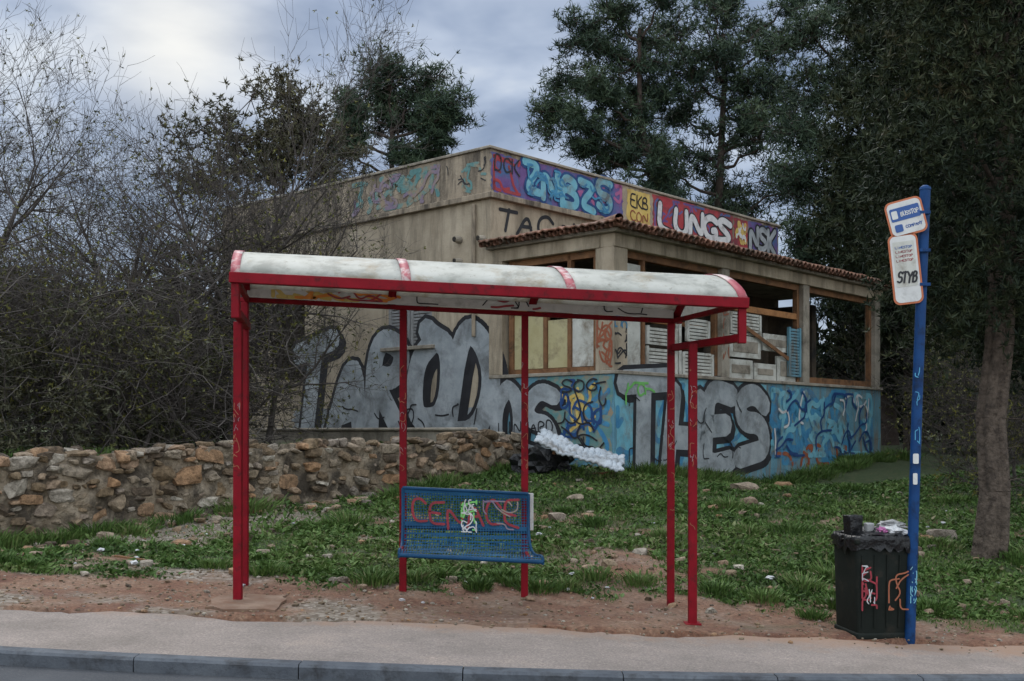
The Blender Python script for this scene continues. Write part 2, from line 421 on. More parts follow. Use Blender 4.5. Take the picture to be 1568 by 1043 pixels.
# ------------------------------------------------------------------ strokes (spray paint)
FONT = {
'A': [[(0,0),(.5,1),(1,0)],[(.2,.38),(.8,.38)]],
'B': [[(0,0),(0,1),(.85,.92),(.7,.55),(0,.52)],[(.1,.52),(1,.45),(.9,.02),(0,0)]],
'C': [[(1,.8),(.6,1),(.1,.85),(0,.4),(.3,0),(1,.12)]],
'D': [[(0,0),(0,1),(.7,.95),(1,.5),(.7,.05),(0,0)]],
'E': [[(1,1),(.1,.95),(0,.5),(.05,.03),(1,0)],[(0,.52),(.8,.52)]],
'F': [[(1,1),(0,1),(0,0)],[(0,.5),(.8,.55)]],
'G': [[(1,.85),(.5,1),(0,.7),(0,.25),(.5,0),(1,.15),(1,.5),(.6,.48)]],
'H': [[(0,0),(.05,1)],[(1,0),(.95,1)],[(0,.5),(1,.5)]],
'I': [[(.5,0),(.5,1)]],
'K': [[(0,0),(0,1)],[(1,1),(.05,.5),(1,0)]],
'L': [[(0,1),(0,.03),(1,0)]],
'M': [[(0,0),(.1,1),(.5,.3),(.9,1),(1,0)]],
'N': [[(0,0),(0,1),(1,0),(1,1)]],
'O': [[(.5,1),(0,.8),(0,.2),(.5,0),(1,.2),(1,.8),(.5,1),(.4,.99)]],
'P': [[(0,0),(0,1),(1,.9),(.9,.5),(0,.45)]],
'R': [[(0,0),(0,1),(.95,.9),(.8,.52),(.05,.5),(1,0)]],
'S': [[(1,.85),(.5,1),(.02,.8),(.15,.55),(.85,.45),(1,.2),(.5,0),(0,.12)]],
'T': [[(-.1,.95),(1.1,1)],[(.5,.97),(.45,0)]],
'U': [[(0,1),(0,.2),(.5,0),(1,.2),(1,1)]],
'V': [[(0,1),(.5,0),(1,1)]],
'W': [[(0,1),(.2,0),(.5,.7),(.8,0),(1,1)]],
'X': [[(0,1),(1,0)],[(0,0),(1,1)]],
'Y': [[(0,1),(.5,.5),(1,1)],[(.5,.5),(.4,0)]],
'Z': [[(0,1),(1,.95),(0,.05),(1,0)]],
}
def chaikin(P, it=2):
    P = np.array(P, float)
    for _ in range(it):
        if len(P) < 3: break
        Q = [P[0]]
        for a, b_ in zip(P[:-1], P[1:]):
            Q += [a*.75+b_*.25, a*.25+b_*.75]
        Q.append(P[-1]); P = np.array(Q)
    return P
def capsules(fr, lines, thick, d, step=.0004):
    Vs = []; cnt = 0
    for P in lines:
        for a, b_ in zip(P[:-1], P[1:]):
            e = b_-a; L = np.hypot(*e)
            if L < 1e-6: continue
            e = e/L; n_ = np.array([-e[1], e[0]]); r_ = thick/2
            pts = []
            for th in np.linspace(-math.pi/2, math.pi/2, 5):
                pts.append(b_ + e*r_*math.cos(th) + n_*r_*math.sin(th))
            for th in np.linspace(math.pi/2, 3*math.pi/2, 5):
                pts.append(a + e*r_*math.cos(th) + n_*r_*math.sin(th))
            pts = np.array(pts)
            Vs.append(fr.p(pts[:, 0], pts[:, 1], np.full(10, d+(cnt % 11)*step))); cnt += 1
    return Vs
def paint_lines(name, fr, lines, thick, mat, d, parent, step=.0004):
    Vs = capsules(fr, lines, thick, d, step)
    if not Vs: return
    V = np.concatenate(Vs); F = np.arange(len(V)).reshape(-1, 10)
    nrm = np.cross(V[1]-V[0], V[4]-V[0])
    if np.dot(nrm, fr.N) < 0: F = F[:, ::-1]
    mesh_np(name, V, F, mat, parent)
def gtext(name, fr, text, t0, z0, w, h, thick, fill, out, d, parent, ol=.05, jit=.06, slant=0., flip=False, step=.0004, slope=0., shadow=0.):
    n = len(text); cw = w/n; lines = []
    rr = random.Random(sum(map(ord, name+text)))
    for i, ch in enumerate(text):
        if ch not in FONT: continue
        ox = i*cw+cw*.1; s = cw*.8; hh = h*rr.uniform(.88, 1.05); oz = rr.uniform(-jit, jit)*h
        for st in FONT[ch]:
            P = np.array(st, float)
            P = P + np.array([[rr.uniform(-jit, jit), rr.uniform(-jit, jit)] for _ in st])
            P = chaikin(P, 2)
            xx = ox+P[:, 0]*s+P[:, 1]*slant*hh; zz = oz+P[:, 1]*hh
            if flip: xx = w-xx
            lines.append(np.stack([t0+xx, z0+zz+slope*xx], -1))
    if out is not None:
        if shadow:
            sg = [l+np.array([shadow*(-1 if flip else 1), -shadow*.8]) for l in lines]
            paint_lines(name+'_block', fr, sg, thick+ol, out, d-.003, parent, step*.25)
        paint_lines(name+'_outline', fr, lines, thick+2*ol, out, d, parent, step)
        d = d+.0055*(step/.0004)
    paint_lines(name+'_fill', fr, lines, thick, fill, d, parent, step)
def wild(name, fr, t0, t1, z0, z1, n, thick, mat, d, parent, seed=1, L=.6, step=.0004):
    rr = random.Random(seed); lines = []
    for _ in range(n):
        x_ = rr.uniform(t0, t1); z_ = rr.uniform(z0, z1); a_ = rr.uniform(0, 6.28); P = [(x_, z_)]
        for k in range(rr.randint(2, 5)):
            a_ += rr.uniform(-1.6, 1.6); x_ += math.cos(a_)*L*.35; z_ += math.sin(a_)*L*.35
            P.append((min(max(x_, t0), t1), min(max(z_, z0), z1)))
        lines.append(chaikin(P, 2))
    paint_lines(name, fr, lines, thick, mat, d, parent, step)
def patch(name, fr, t0, t1, z0, z1, mat, d, parent, rough=.06, seed=0):
    rr = random.Random(seed+int(t0*100)); P = []
    n = 14
    def e(): return rr.uniform(-rough, rough)
    for i in range(n): P.append((t0+(t1-t0)*i/n, z0+e()))
    for i in range(n): P.append((t1+e(), z0+(z1-z0)*i/n))
    for i in range(n): P.append((t1-(t1-t0)*i/n, z1+e()*.5))
    for i in range(n): P.append((t0+e(), z1-(z1-z0)*i/n))
    P = np.array(P); V = fr.p(P[:, 0], P[:, 1], np.full(len(P), d))
    mesh_py(name, V, [tuple(range(len(P)))], mat, parent)

# ------------------------------------------------------------------ building
B = empty('abandoned_house')
FR = Fr(C, u, -v)
FL = Fr(C, v, -u)
FM = Fr(Mc, u, -v)
L1 = 10.1; S1 = 2.77; LM = 10.4; SE = S1+8.5
fbox('veranda_wall_long', FR, 0, L1, .0, 2.43, -.25, 0, M['bluewall'], B)
fbox('veranda_wall_short', FL, .25, S1, .0, 2.43, -.25, 0, M['bluewall'], B)
fbox('veranda_sill_long', FR, -.03, L1+.03, 2.43, 2.49, -.27, .04, M['concrete'], B)
fbox('veranda_sill_short', FL, .27, S1, 2.43, 2.49, -.27, .035, M['concrete'], B)
fbox('veranda_floor', FR, .25, L1, 1.3, 1.45, -S1+.0, -.25, M['concrete'], B)
fbox('column_corner', FR, 0, .38, 2.49, 4.5, -.38, 0.0, M['plaster'], B)
for i, t in enumerate((3.3, 6.42, 9.82)):
    fbox('column_%d' % i, FR, t, t+.26, 2.49, 4.5, -.26, -.002, M['concrete'], B)
fbox('column_wall', FL, S1-.32, S1-.0, 2.49, 4.5, -.26, .03, M['plaster'], B)
fbox('beam_long', FR, -.0, L1+.1, 4.5, 4.72, -.28, .02, M['plaster'], B)
fbox('beam_short', FL, .28, S1, 4.5, 4.72, -.28, .02, M['plaster'], B)
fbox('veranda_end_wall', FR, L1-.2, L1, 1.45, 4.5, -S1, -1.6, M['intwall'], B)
fbox('ceiling', FR, -.12, L1+.2, 4.72, 4.78, -S1, .14, M['concrete'], B)
tt = np.arange(-.30, L1+.5, .03); dd = np.concatenate([np.linspace(.34, .1, 6), np.linspace(0, -S1, 40)])
TT, DD = np.meshgrid(tt, dd)
de = .34-DD; dl = (TT+.30)*1.2
hz = 4.83 + .165*np.minimum(de, dl)
right = de < dl
cor = np.where(right, .05*np.abs(np.sin(TT*math.pi/.17)), .05*np.abs(np.sin(DD*math.pi/.17)))
hz = hz+cor + (fbm(TT*2, DD*2, 5)-.5)*.06
Vt = FR.p(TT, hz, DD)
nyy, nxx = TT.shape; a_, b_ = np.meshgrid(np.arange(nyy-1), np.arange(nxx-1), indexing='ij'); i0 = (a_*nxx+b_).ravel()
Ft = np.stack([i0, i0+1, i0+nxx+1, i0+nxx], -1)
to = mesh_np('tile_roof', Vt.reshape(-1, 3), Ft, M['tile'], B, smooth=True)
sm = to.modifiers.new('s', 'SOLIDIFY'); sm.thickness = .03; sm.offset = -1
rgt = np.random.default_rng(3)
ts = np.arange(-.25, L1+.45, .17); jt = rgt.uniform(.0, .05, len(ts)); jz = rgt.normal(0, .008, len(ts))
V_, F_ = tubes(FR.p(ts+.085, 4.83+jz, np.full(len(ts), .05)), FR.p(ts+.085, 4.79+jz, .33+jt), np.full(len(ts), .045), np.full(len(ts), .05), 10)
mesh_np('tile_ends_long', V_, F_, M['tile'], B, smooth=True)
ts = np.arange(-.25, S1-.1, .17); jt = rgt.uniform(.0, .05, len(ts))
V_, F_ = tubes(FL.p(ts+.085, np.full(len(ts), 4.83), np.full(len(ts), .05)), FL.p(ts+.085, np.full(len(ts), 4.79), .27+jt), np.full(len(ts), .045), np.full(len(ts), .05), 10)
mesh_np('tile_ends_short', V_, F_, M['tile'], B, smooth=True)
V_, F_ = tubes([FR.p(-.28, 4.88, .32)], [FR.p(1.9, 5.26, -2.3)], [.07], [.07], 12)
mesh_np('hip_ridge', V_, F_, M['tile'], B, smooth=True)
def wall_open(pref, fr, t0, t1, z0, z1, ops, mat):
    t = t0; i = 0
    for (a, b2, za, zb) in ops:
        fbox(pref+'_%d' % i, fr, t, a, z0, z1, -.25, 0, mat, B, 0); i += 1
        fbox(pref+'_u%d' % i, fr, a, b2, z0, za, -.25, 0, mat, B, 0)
        fbox(pref+'_o%d' % i, fr, a, b2, zb, z1, -.25, 0, mat, B, 0)
        t = b2
    fbox(pref+'_end', fr, t, t1, z0, z1, -.25, 0, mat, B, 0)
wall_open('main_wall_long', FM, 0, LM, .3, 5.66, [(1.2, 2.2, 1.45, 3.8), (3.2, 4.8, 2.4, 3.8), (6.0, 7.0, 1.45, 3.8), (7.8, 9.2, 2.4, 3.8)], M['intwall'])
wall_open('main_wall_left', FL, S1+.25, SE, .3, 5.66, [(S1+1.5, S1+2.8, 3.12, 4.15), (S1+5.4, S1+6.6, 2.6, 4.2)], M['plaster'])
fbox('main_corner_face', FL, S1+0.0, S1+.25, .3, 5.66, .0005, .0035, M['plaster'], B, 0)
FE = Fr(Mc+u*LM, v, u)
fbox('main_wall_right', FE, 0.25, 8.5, .3, 5.66, -.25, 0, M['plaster'], B, 0)
FBk = Fr(Mc+v*8.5, u, v)
fbox('main_wall_back', FBk, 0, LM, .3, 5.66, -.25, 0, M['plaster'], B, 0)
fbox('roof_slab', FM, .02, LM-.02, 5.5, 5.65, -8.3, -.26, M['concrete'], B, 0)
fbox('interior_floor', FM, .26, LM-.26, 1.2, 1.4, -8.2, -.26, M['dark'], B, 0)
fbox('upper_wall_face', FM, 0, LM, 4.9, 5.66, 0.001, .012, M['plaster'], B, 0)
fbox('cornice_long', FM, -.1, LM+.1, 5.66, 5.76, -.3, .12, M['plaster2'], B)
fbox('cornice_left', FL, S1+.302, SE+.1, 5.66, 5.76, -.3, .10, M['plaster2'], B)
fbox('parapet_long', FM, 0, LM, 5.76, 6.56, -.2, 0, M['plaster2'], B)
fbox('parapet_left', FL, S1+.2, SE, 5.76, 6.56, -.2, 0.0, M['plaster2'], B)
fbox('parapet_right', FE, .2, 8.3, 5.76, 6.56, -.2, 0, M['plaster2'], B)
fbox('parapet_back', FBk, 0, LM, 5.76, 6.56, -.2, 0, M['plaster2'], B)
fbox('parapet_cap_long', FM, -.04, LM+.04, 6.56, 6.61, -.24, .04, M['concrete'], B)
fbox('parapet_cap_left', FL, S1+.242, SE, 6.56, 6.61, -.24, .04, M['concrete'], B)
for (a, b2, z0, z1, mt, d0, d1) in [
    (.40, .50, 2.49, 4.5, 'wood', -.2, -.1), (.98, 1.06, 2.49, 4.5, 'wood', -.2, -.1), (2.30, 2.40, 2.49, 4.5, 'wood', -.2, -.1),
    (.50, 2.30, 4.38, 4.5, 'wood', -.2, -.1), (.50, 2.30, 3.55, 3.64, 'woodorange', -.2, -.1), (.5, 2.3, 2.49, 2.57, 'wood', -.2, -.1),
    (1.52, 1.60, 2.57, 3.55, 'wood', -.2, -.1),
    (1.06, 1.52, 2.58, 3.40, 'yellowboard', -.17, -.14), (1.6, 2.3, 2.58, 3.54, 'yellowboard', -.17, -.14), (.5, .98, 2.58, 3.5, 'whiteboard', -.17, -.14)]:
    fbox('window_joinery', FL, a, b2, z0, z1, d0, d1, M[mt], B, .004)
fbox('sheet_panel', FL, 1.2, 2.3, 3.66, 3.95, -.24, -.22, M['metal'], B, .003)
def frame_bay(t0, t1, mt='wood', transom=3.75):
    fbox('joinery', FR, t0, t0+.09, 2.49, 4.5, -.2, -.1, M[mt], B, .004)
    fbox('joinery', FR, t1-.09, t1, 2.49, 4.5, -.2, -.1, M[mt], B, .004)
    fbox('joinery', FR, t0+.09, t1-.09, 4.38, 4.5, -.2, -.1, M[mt], B, .004)
frame_bay(.38, 3.3); frame_bay(3.56, 6.42); frame_bay(6.68, 9.82)
fbox('joinery', FR, .47, 3.2, 3.72, 3.82, -.19, -.11, M['woodorange'], B, .004)
fbox('joinery', FR, .47, 3.2, 4.18, 4.26, -.5, -.4, M['woodorange'], B, .004)
fbox('joinery', FR, .95, 1.02, 2.49, 4.38, -.195, -.105, M['wood'], B, .004)
fbox('joinery', FR, 2.05, 2.13, 2.49, 3.72, -.19, -.11, M['whiteboard'], B, .004)
fbox('white_board', FR, .52, .93, 2.5, 4.3, -.17, -.14, M['whiteboard'], B, .004)
def louvre(t0, t1, z0, z1, mt='whiteboard', fr=FR, d=-.13):
    fbox('shutter_frame', fr, t0, t0+.07, z0, z1, d-.03, d+.03, M[mt], B, .004)
    fbox('shutter_frame', fr, t1-.07, t1, z0, z1, d-.03, d+.03, M[mt], B, .004)
    zz = z0
    while zz < z1-.02:
        fbox('shutter_slat', fr, t0+.07, t1-.07, zz, zz+.045, d-.02, d+.01, M[mt], B, .0)
        zz += .062
louvre(1.06, 2.0, 2.5, 2.95); louvre(1.08, 2.0, 2.98, 3.3)
louvre(2.16, 3.18, 2.5, 2.9); louvre(2.3, 3.05, 3.1, 3.5)
fbox('hanging_plank', FR, .5, 3.1, 3.38, 3.46, -.4, -.3, M['woodorange'], B, .004)
for k in range(5):
    fbox('awning_plank', FR, 1.1, 3.1, 3.86+.03*k, 3.875+.03*k, -.45-.16*k, -.32-.16*k, M['woodorange'], B, .002)
for (a, b2, z0, z1) in [(3.7, 4.6, 2.5, 2.86), (4.66, 5.5, 2.5, 2.82), (5.55, 6.3, 2.5, 3.0), (3.75, 4.9, 2.9, 3.32), (5.0, 6.25, 3.08, 3.42)]:
    fbox('broken_panel', FR, a, b2, z0, z1, -.17+random.uniform(-.02, .02), -.12, M['whiteboard'], B, .004)
    fbox('panel_rail', FR, a+.12, b2-.12, z0+.1, z1-.1, -.119, -.11, M['concrete'], B, .004)
louvre(3.75, 4.9, 3.34, 3.75)
o = bar('loose_plank', FR.p(4.2, 3.5, -.08), FR.p(5.9, 2.95, -.06), .02, .08, M['wood'], B)
fbox('joinery', FR, 3.65, 6.33, 3.78, 3.90, -.19, -.11, M['woodorange'], B, .004)
fbox('joinery', FR, 6.77, 9.73, 2.5, 2.62, -.19, -.11, M['wood'], B, .004)
louvre(5.9, 6.4, 2.6, 3.6, 'bluewall', d=-.07)
louvre(S1+1.5, S1+2.12, 3.12, 4.12, 'metal', FL, -.05); louvre(S1+2.18, S1+2.8, 3.12, 4.12, 'metal', FL, -.09)
fbox('window_sill', FL, S1+1.4, S1+2.9, 3.05, 3.12, -.1, .08, M['concrete'], B)
bar('drain_pipe', FL.p(S1+.35, 3.2, .06), FL.p(S1+.35, 5.6, .06), .07, .07, M['plaster2'], B, .02)
for (s_, z_) in ((S1+.15, 4.95), (S1+.75, 5.0), (S1+.75, 4.6)):
    V_, F_ = tubes([FL.p(s_, z_, 0)], [FL.p(s_, z_, .16)], [.07], [.05], 10)
    mesh_np('wall_pipe_stub', V_, F_, M['concrete'], B)
    fbox('stub_hole', FL, s_-.04, s_+.04, z_-.04, z_+.04, .1, .162, M['dark'], B, .01)

# ---- graffiti
e = .004
patch('paint_bg', FM, .02, .8, 5.80, 6.5, M['purple'], e, B, .04)
wild('tag', FM, .1, .8, 5.85, 6.45, 8, .06, M['gred'], .006, B, 3, .5)
gtext('tag', FM, 'DCK', .1, 6.2, .7, .28, .03, M['black'], None, .014, B)
patch('paint_bg', FM, .8, 3.95, 5.79, 6.53, M['purple'], e, B, .03)
wild('tag', FM, .9, 3.9, 5.85, 6.5, 14, .07, M['pink'], .006, B, 9, .5)
gtext('piece_blue', FM, 'ZNBZS', .85, 5.88, 2.75, .56, .15, M['cyan'], M['gblue2'], .013, B, .05, .1)
wild('piece_blue_deco', FM, 1.0, 3.5, 5.9, 6.45, 30, .045, M['gblue'], .026, B, 5, .3)
patch('paint_bg', FM, 4.1, 4.92, 5.80, 6.50, M['yellow'], e, B, .03)
gtext('tag', FM, 'EKB', 4.2, 6.16, .65, .26, .035, M['black'], None, .009, B)
gtext('tag', FM, 'CON', 4.2, 5.86, .65, .22, .03, M['brownred'], None, .009, B)
patch('paint_bg', FM, 5.02, 8.25, 5.79, 6.53, M['gred'], e, B, .03)
wild('tag', FM, 5.1, 8.2, 5.85, 6.5, 20, .05, M['purple'], .0045, B, 19, .5, .0002)
gtext('piece_white', FM, 'LUNGS', 5.2, 5.87, 2.95, .56, .15, M['white'], M['black'], .008, B, .035, .1)
patch('paint_bg', FM, 8.3, 8.9, 5.80, 6.5, M['gred'], e, B, .04)
wild('face', FM, 8.4, 8.8, 5.95, 6.4, 8, .11, M['yellow'], .008, B, 12, .3)
wild('face', FM, 8.4, 8.8, 5.95, 6.4, 5, .05, M['white'], .014, B, 13, .3)
patch('paint_bg', FM, 8.95, 10.35, 5.80, 6.52, M['purple'], e, B, .04)
gtext('piece_nsk', FM, 'NSK', 9.0, 5.87, 1.25, .55, .13, M['silver'], M['black'], .008, B, .05)
gtext('tag_low', FM, 'TACAX', .15, 5.14, 2.6, .40, .07, M['black'], None, .017, B, slant=.2)
wild('faded', FL, S1+1.3, S1+3.8, 5.85, 6.45, 22, .10, M['teal'], .005, B, 31, .5)
wild('faded', FL, S1+1.3, S1+3.8, 5.85, 6.45, 14, .07, M['fadepurple'], .011, B, 32, .5)
wild('tag_p', FL, S1+.1, S1+1.1, 6.0, 6.42, 7, .022, M['black'], .006, B, 38, .35)
wild('tag_p2', FL, S1+.1, S1+.7, 5.85, 6.35, 10, .05, M['teal'], .0045, B, 36, .3, .0001)
patch('silver_bg', FL, S1+.15, S1+5.8, 1.2, 1.95, M['silver'], .003, B, .12)
gtext('piece_silver', FL, 'TAROD', S1-.1, 1.45, 5.9, 1.95, .46, M['silver'], M['black'], .008, B, .085, .12, flip=True, shadow=.16, slant=.12)
wild('silver_scribble', FL, S1+.3, S1+5.2, 1.3, 2.0, 10, .03, M['black'], .022, B, 41, .5)  # thin black spray strokes over the silver piece
patch('teal_bg', FL, .05, 1.5, 1.0, 2.40, M['teal'], .005, B, .05)
gtext('piece_silver2', FL, 'OS', 1.2, 1.0, 1.5, 1.15, .30, M['silver'], M['black'], .010, B, .07, flip=True, shadow=.08)
gtext('tag_lm', FL, 'LINHARD', 1.25, 1.45, 1.3, .22, .025, M['black'], None, .024, B, flip=True)
wild('tag_o', FL, .35, 1.1, 1.5, 2.35, 10, .06, M['yellow'], .011, B, 51, .4)
wild('tag_g', FL, .1, 1.3, 1.0, 2.35, 16, .08, M['gblue'], .0065, B, 57, .4)
wild('tag_r', FL, .25, 1.1, 1.4, 2.35, 14, .045, M['gblue2'], .017, B, 52, .5)
wild('tag_k', FL, .15, 1.2, 1.1, 2.3, 12, .03, M['black'], .023, B, 53, .5)
gtext('tag_c', FL, 'SOG', .3, 2.15, .8, .22, .03, M['black'], None, .029, B, flip=True)
wild('tag_col', FL, .04, .34, 2.55, 3.5, 16, .035, M['brownred'], .004, B, 61, .3)
wild('tag_col2', FR, .04, .34, 2.6, 3.2, 8, .03, M['black'], .004, B, 62, .3)
wild('tag_col3', FR, .03, .35, 3.2, 3.6, 6, .03, M['gblue'], .004, B, 63, .3)
wild('tag_colr', FR, 3.33, 3.53, 2.6, 4.3, 7, .025, M['brownred'], .003, B, 64, .3)
patch('cyan_bg', FR, .03, 4.9, 1.0, 2.38, M['cyan'], .003, B, .06)
wild('cyan_deco', FR, .1, 4.9, .9, 2.3, 26, .10, M['gblue'], .0035, B, 47, .6, .0002)
gtext('piece_thes', FR, 'THES', .22, .86, 4.7, 1.36, .42, M['silver'], M['black'], .009, B, .075, .10, shadow=.11, slant=.06)
wild('silver_scribble2', FR, .4, 4.6, 1.0, 2.1, 12, .022, M['black'], .022, B, 42, .4)  # black spray scribbles across the THES letters
wild('greenbits', FR, .3, 1.3, 1.9, 2.3, 5, .04, M['green'], .022, B, 43, .4)
patch('blue_bg', FR, 5.0, 9.9, .7, 2.38, M['bluewall'], .004, B, .08)
wild('blue_piece_c', FR, 5.1, 9.6, .9, 2.3, 40, .17, M['gblue'], .006, B, 71, .8)
wild('blue_piece_a', FR, 5.1, 9.6, 1.0, 2.3, 34, .11, M['cyan'], .012, B, 72, .7)
wild('blue_piece_w', FR, 5.1, 9.6, 1.0, 2.3, 10, .05, M['white'], .018, B, 73, .5)
wild('blue_piece_d', FR, 5.1, 9.6, 1.0, 2.3, 22, .05, M['gblue2'], .024, B, 74, .7)
wild('blue_piece_b', FR, 5.0, 9.8, .8, 1.2, 8, .08, M['brownred'], .009, B, 75, .5)

LG = empty('concrete_ledge')
fbox('ledge', FL, S1-.35, S1+5.8, .4, 1.50, .75, .95, M['concrete'], LG, .02)
fbox('ledge_coping', FL, S1-.4, S1+5.8, 1.50, 1.56, .70, 1.0, M['concrete'], LG, .02)

# ------------------------------------------------------------------ stone wall
SW = empty('stone_wall')
FW = Fr(W0, u, -v)
def wtop(a): return np.interp(a, [-8, 0, 2, 3.4, 5, 6.5, 8.8], [1.06, 1.16, 1.28, 1.26, 1.34, 1.34, 1.44])+(fbm(np.asarray(a)*1.3, np.asarray(a)*0, 44)-.5)*.2
aa = np.arange(-7, 8.85, .06); hh = np.linspace(0, 1, 26)
A_, H_ = np.meshgrid(aa, hh)
topz = wtop(A_)-.04 + (fbm(A_*2.5, A_*0, 8)-.5)*.12
Z_ = -.1 + (topz+.1)*H_
dsp = (fbm(A_*3, Z_*3, 14)-.5)*.16+(fbm(A_*11, Z_*11, 15)-.5)*.09
front = FW.p(A_, Z_, dsp)
back = FW.p(A_, Z_, -.34+dsp*.3)
def grid_faces(shape, off=0, rev=False):
    ny_, nx_ = shape
    a, b2 = np.meshgrid(np.arange(ny_-1), np.arange(nx_-1), indexing='ij'); i0 = (a*nx_+b2).ravel()+off
    f = np.stack([i0, i0+1, i0+nx_+1, i0+nx_], -1)
    return f[:, ::-1] if rev else f
nF = A_.size
Fw = np.concatenate([grid_faces(A_.shape), grid_faces(A_.shape, nF, True)])
ny_, nx_ = A_.shape
j = np.arange(nx_-1); t_ = (ny_-1)*nx_
Fw = np.concatenate([Fw, np.stack([t_+j, t_+j+1, nF+t_+j+1, nF+t_+j], -1)])
i_ = np.arange(ny_-1)*nx_+nx_-1
Fw = np.concatenate([Fw, np.stack([i_, nF+i_, nF+i_+nx_, i_+nx_], -1)])
mesh_np('mortar', np.concatenate([front.reshape(-1, 3), back.reshape(-1, 3)]), Fw, M['mortar'], SW, smooth=True)

bm = bmesh.new(); bmesh.ops.create_icosphere(bm, subdivisions=2, radius=1.0)
ICO_V = np.array([v_.co[:] for v_ in bm.verts]); ICO_F = np.array([[w.index for w in f.verts] for f in bm.faces]); bm.free()
bm = bmesh.new(); bmesh.ops.create_icosphere(bm, subdivisions=1, radius=1.0)
ICO1_V = np.array([v_.co[:] for v_ in bm.verts]); ICO1_F = np.array([[w.index for w in f.verts] for f in bm.faces]); bm.free()
def rocks(name, items, mat, parent, base=(ICO_V, ICO_F), smooth=False, boxy=.62, irr=.10):
    BV, BF = base; Vs = []; Fs = []; rn = []
    q = np.sign(BV)*np.abs(BV)**boxy
    q /= np.max(np.abs(q), axis=1, keepdims=True)**.55
    for k, (c_, ax, ay, az) in enumerate(items):
        j_ = q + R.normal(0, irr*.6, q.shape)
        W = R.normal(0, 1, (3, 3)); ph = R.uniform(0, 6, 3)
        j_ = j_*(1+irr*1.6*np.sin(BV@W*1.7+ph).sum(1, keepdims=True)*.6)
        for _ in range(3):
            nn_ = R.normal(0, 1, 3); nn_ /= np.linalg.norm(nn_); dd_ = j_@nn_; lim = R.uniform(.62, .9)
            j_ = j_ - np.clip(dd_-lim, 0, None)[:, None]*nn_
        Vs.append(c_ + j_[:, 0:1]*ax + j_[:, 1:2]*ay + j_[:, 2:3]*az)
        Fs.append(BF+k*len(BV)); rn.append(np.full(len(BF), R.uniform(0, 1)))
    mesh_np(name, np.concatenate(Vs), np.concatenate(Fs), mat, parent, tone=np.concatenate(rn), smooth=smooth)
items = []
placed = []
for size_pass, ntry in ((1.0, 700), (.65, 1800), (.4, 3500)):
    for _ in range(ntry):
        a = R.uniform(-7, 8.75); hs = R.uniform(.12, .19)*size_pass; w = hs*R.uniform(1.2, 2.6)
        zt = float(wtop(a)); zc = R.uniform(-.02, zt-hs*.3)
        if R.random() > (1 if a < 3.3 else (.3 if a < 5.3 else .8)): continue
        ok = True
        for (pa, pz, pw, ph_) in placed:
            if abs(a-pa) < (w+pw)*.46 and abs(zc-pz) < (hs+ph_)*.45: ok = False; break
        if not ok: continue
        placed.append((a, zc, w, hs))
        th = R.normal(0, .22)
        U_ = u*math.cos(th)+np.array([0, 0, 1])*math.sin(th); Zz = -u*math.sin(th)+np.array([0, 0, 1])*math.cos(th)
        items.append((FW.p(a, zc, R.uniform(-.05, .03)), U_*w*.52, -v*R.uniform(.06, .11), Zz*hs*.52))
print('stones', len(items))
for k in range(110):
    a = R.uniform(-7, 8.7); w = R.uniform(.1, .28)
    items.append((FW.p(a, float(wtop(a)), R.uniform(-.28, 0)), u*w*.5, -v*R.uniform(.08, .14), np.array([0, 0, 1])*R.uniform(.04, .09)))
rocks('stones', items, M['stone'], SW)

items = []
spots = [(-3.0, 12.3, .13), (-3.6, 12.1, .1), (-2.6, 11.6, .08), (5.0, 13.0, .16), (4.8, 12.8, .12), (3.6, 17, .2), (.9, 15.6, .1), (-2.5, 10.2, .09), (1.4, 12.0, .08), (1.0, 11.3, .07), (3.3, 15.5, .12), (.6, 14.5, .12), (1.0, 14.4, .09), (4.4, 18, .14), (-4.6, 12.6, .09), (-5.2, 12.0, .1)]
for (x, y, s) in spots: items.append((np.array([x, y, float(terr(x, y))+s*.25]), np.array([s, s*.2, 0]), np.array([-s*.2, s*.8, 0]), np.array([0, 0, s*.6])))
for k in range(340):
    y = R.uniform(9.4, 17); x = R.uniform(-6, 7)*y/12; s = R.uniform(.02, .065)
    dx = x-W0[0]; dy = y-W0[1]
    if dx*v[0]+dy*v[1] > -.1: continue
    an = R.uniform(0, 3)
    items.append((np.array([x, y, float(terr(x, y))+s*.3]), s*np.array([math.cos(an), math.sin(an), 0]), s*.7*np.array([-math.sin(an), math.cos(an), 0]), np.array([0, 0, s*.6])))
for k in range(120):
    a = R.uniform(-3, 7); d = R.uniform(.12, .75); s = R.uniform(.03, .09); P_ = FW.p(a, 0, d); an = R.uniform(0, 3)
    items.append((np.array([P_[0], P_[1], float(terr(P_[0], P_[1]))+s*.3]), s*np.array([math.cos(an), math.sin(an), 0]), s*.7*np.array([-math.sin(an), math.cos(an), 0]), np.array([0, 0, s*.6])))
rocks('loose_rocks', items, M['stone'], None)
items = []
n = 0
while n < 11000:
    y = R.uniform(8.3, 13.9); x = R.uniform(-6.2, 5.2)*y/11
    g_, p_ = gmask(x, y)
    q = .9 if p_ > .4 else ((1-g_)*(.75 if x < -1 else .5))
    if y < walk_y(x)+R.normal(0, .1)-.05: q *= .2
    n += 1
    if R.random() > q: continue
    s = abs(R.normal(0, .008))+.005; an = R.uniform(0, 3)
    z = float(terr(x, y)) if y > walk_y(x) else float(basez(x))+.006
    items.append((np.array([x, y, z+s*.2]), s*np.array([math.cos(an), math.sin(an), 0]), s*.8*np.array([-math.sin(an), math.cos(an), 0]), np.array([0, 0, s*.6])))
rocks('gravel', items, M['stone'], None, base=(ICO1_V, ICO1_F), boxy=1.)

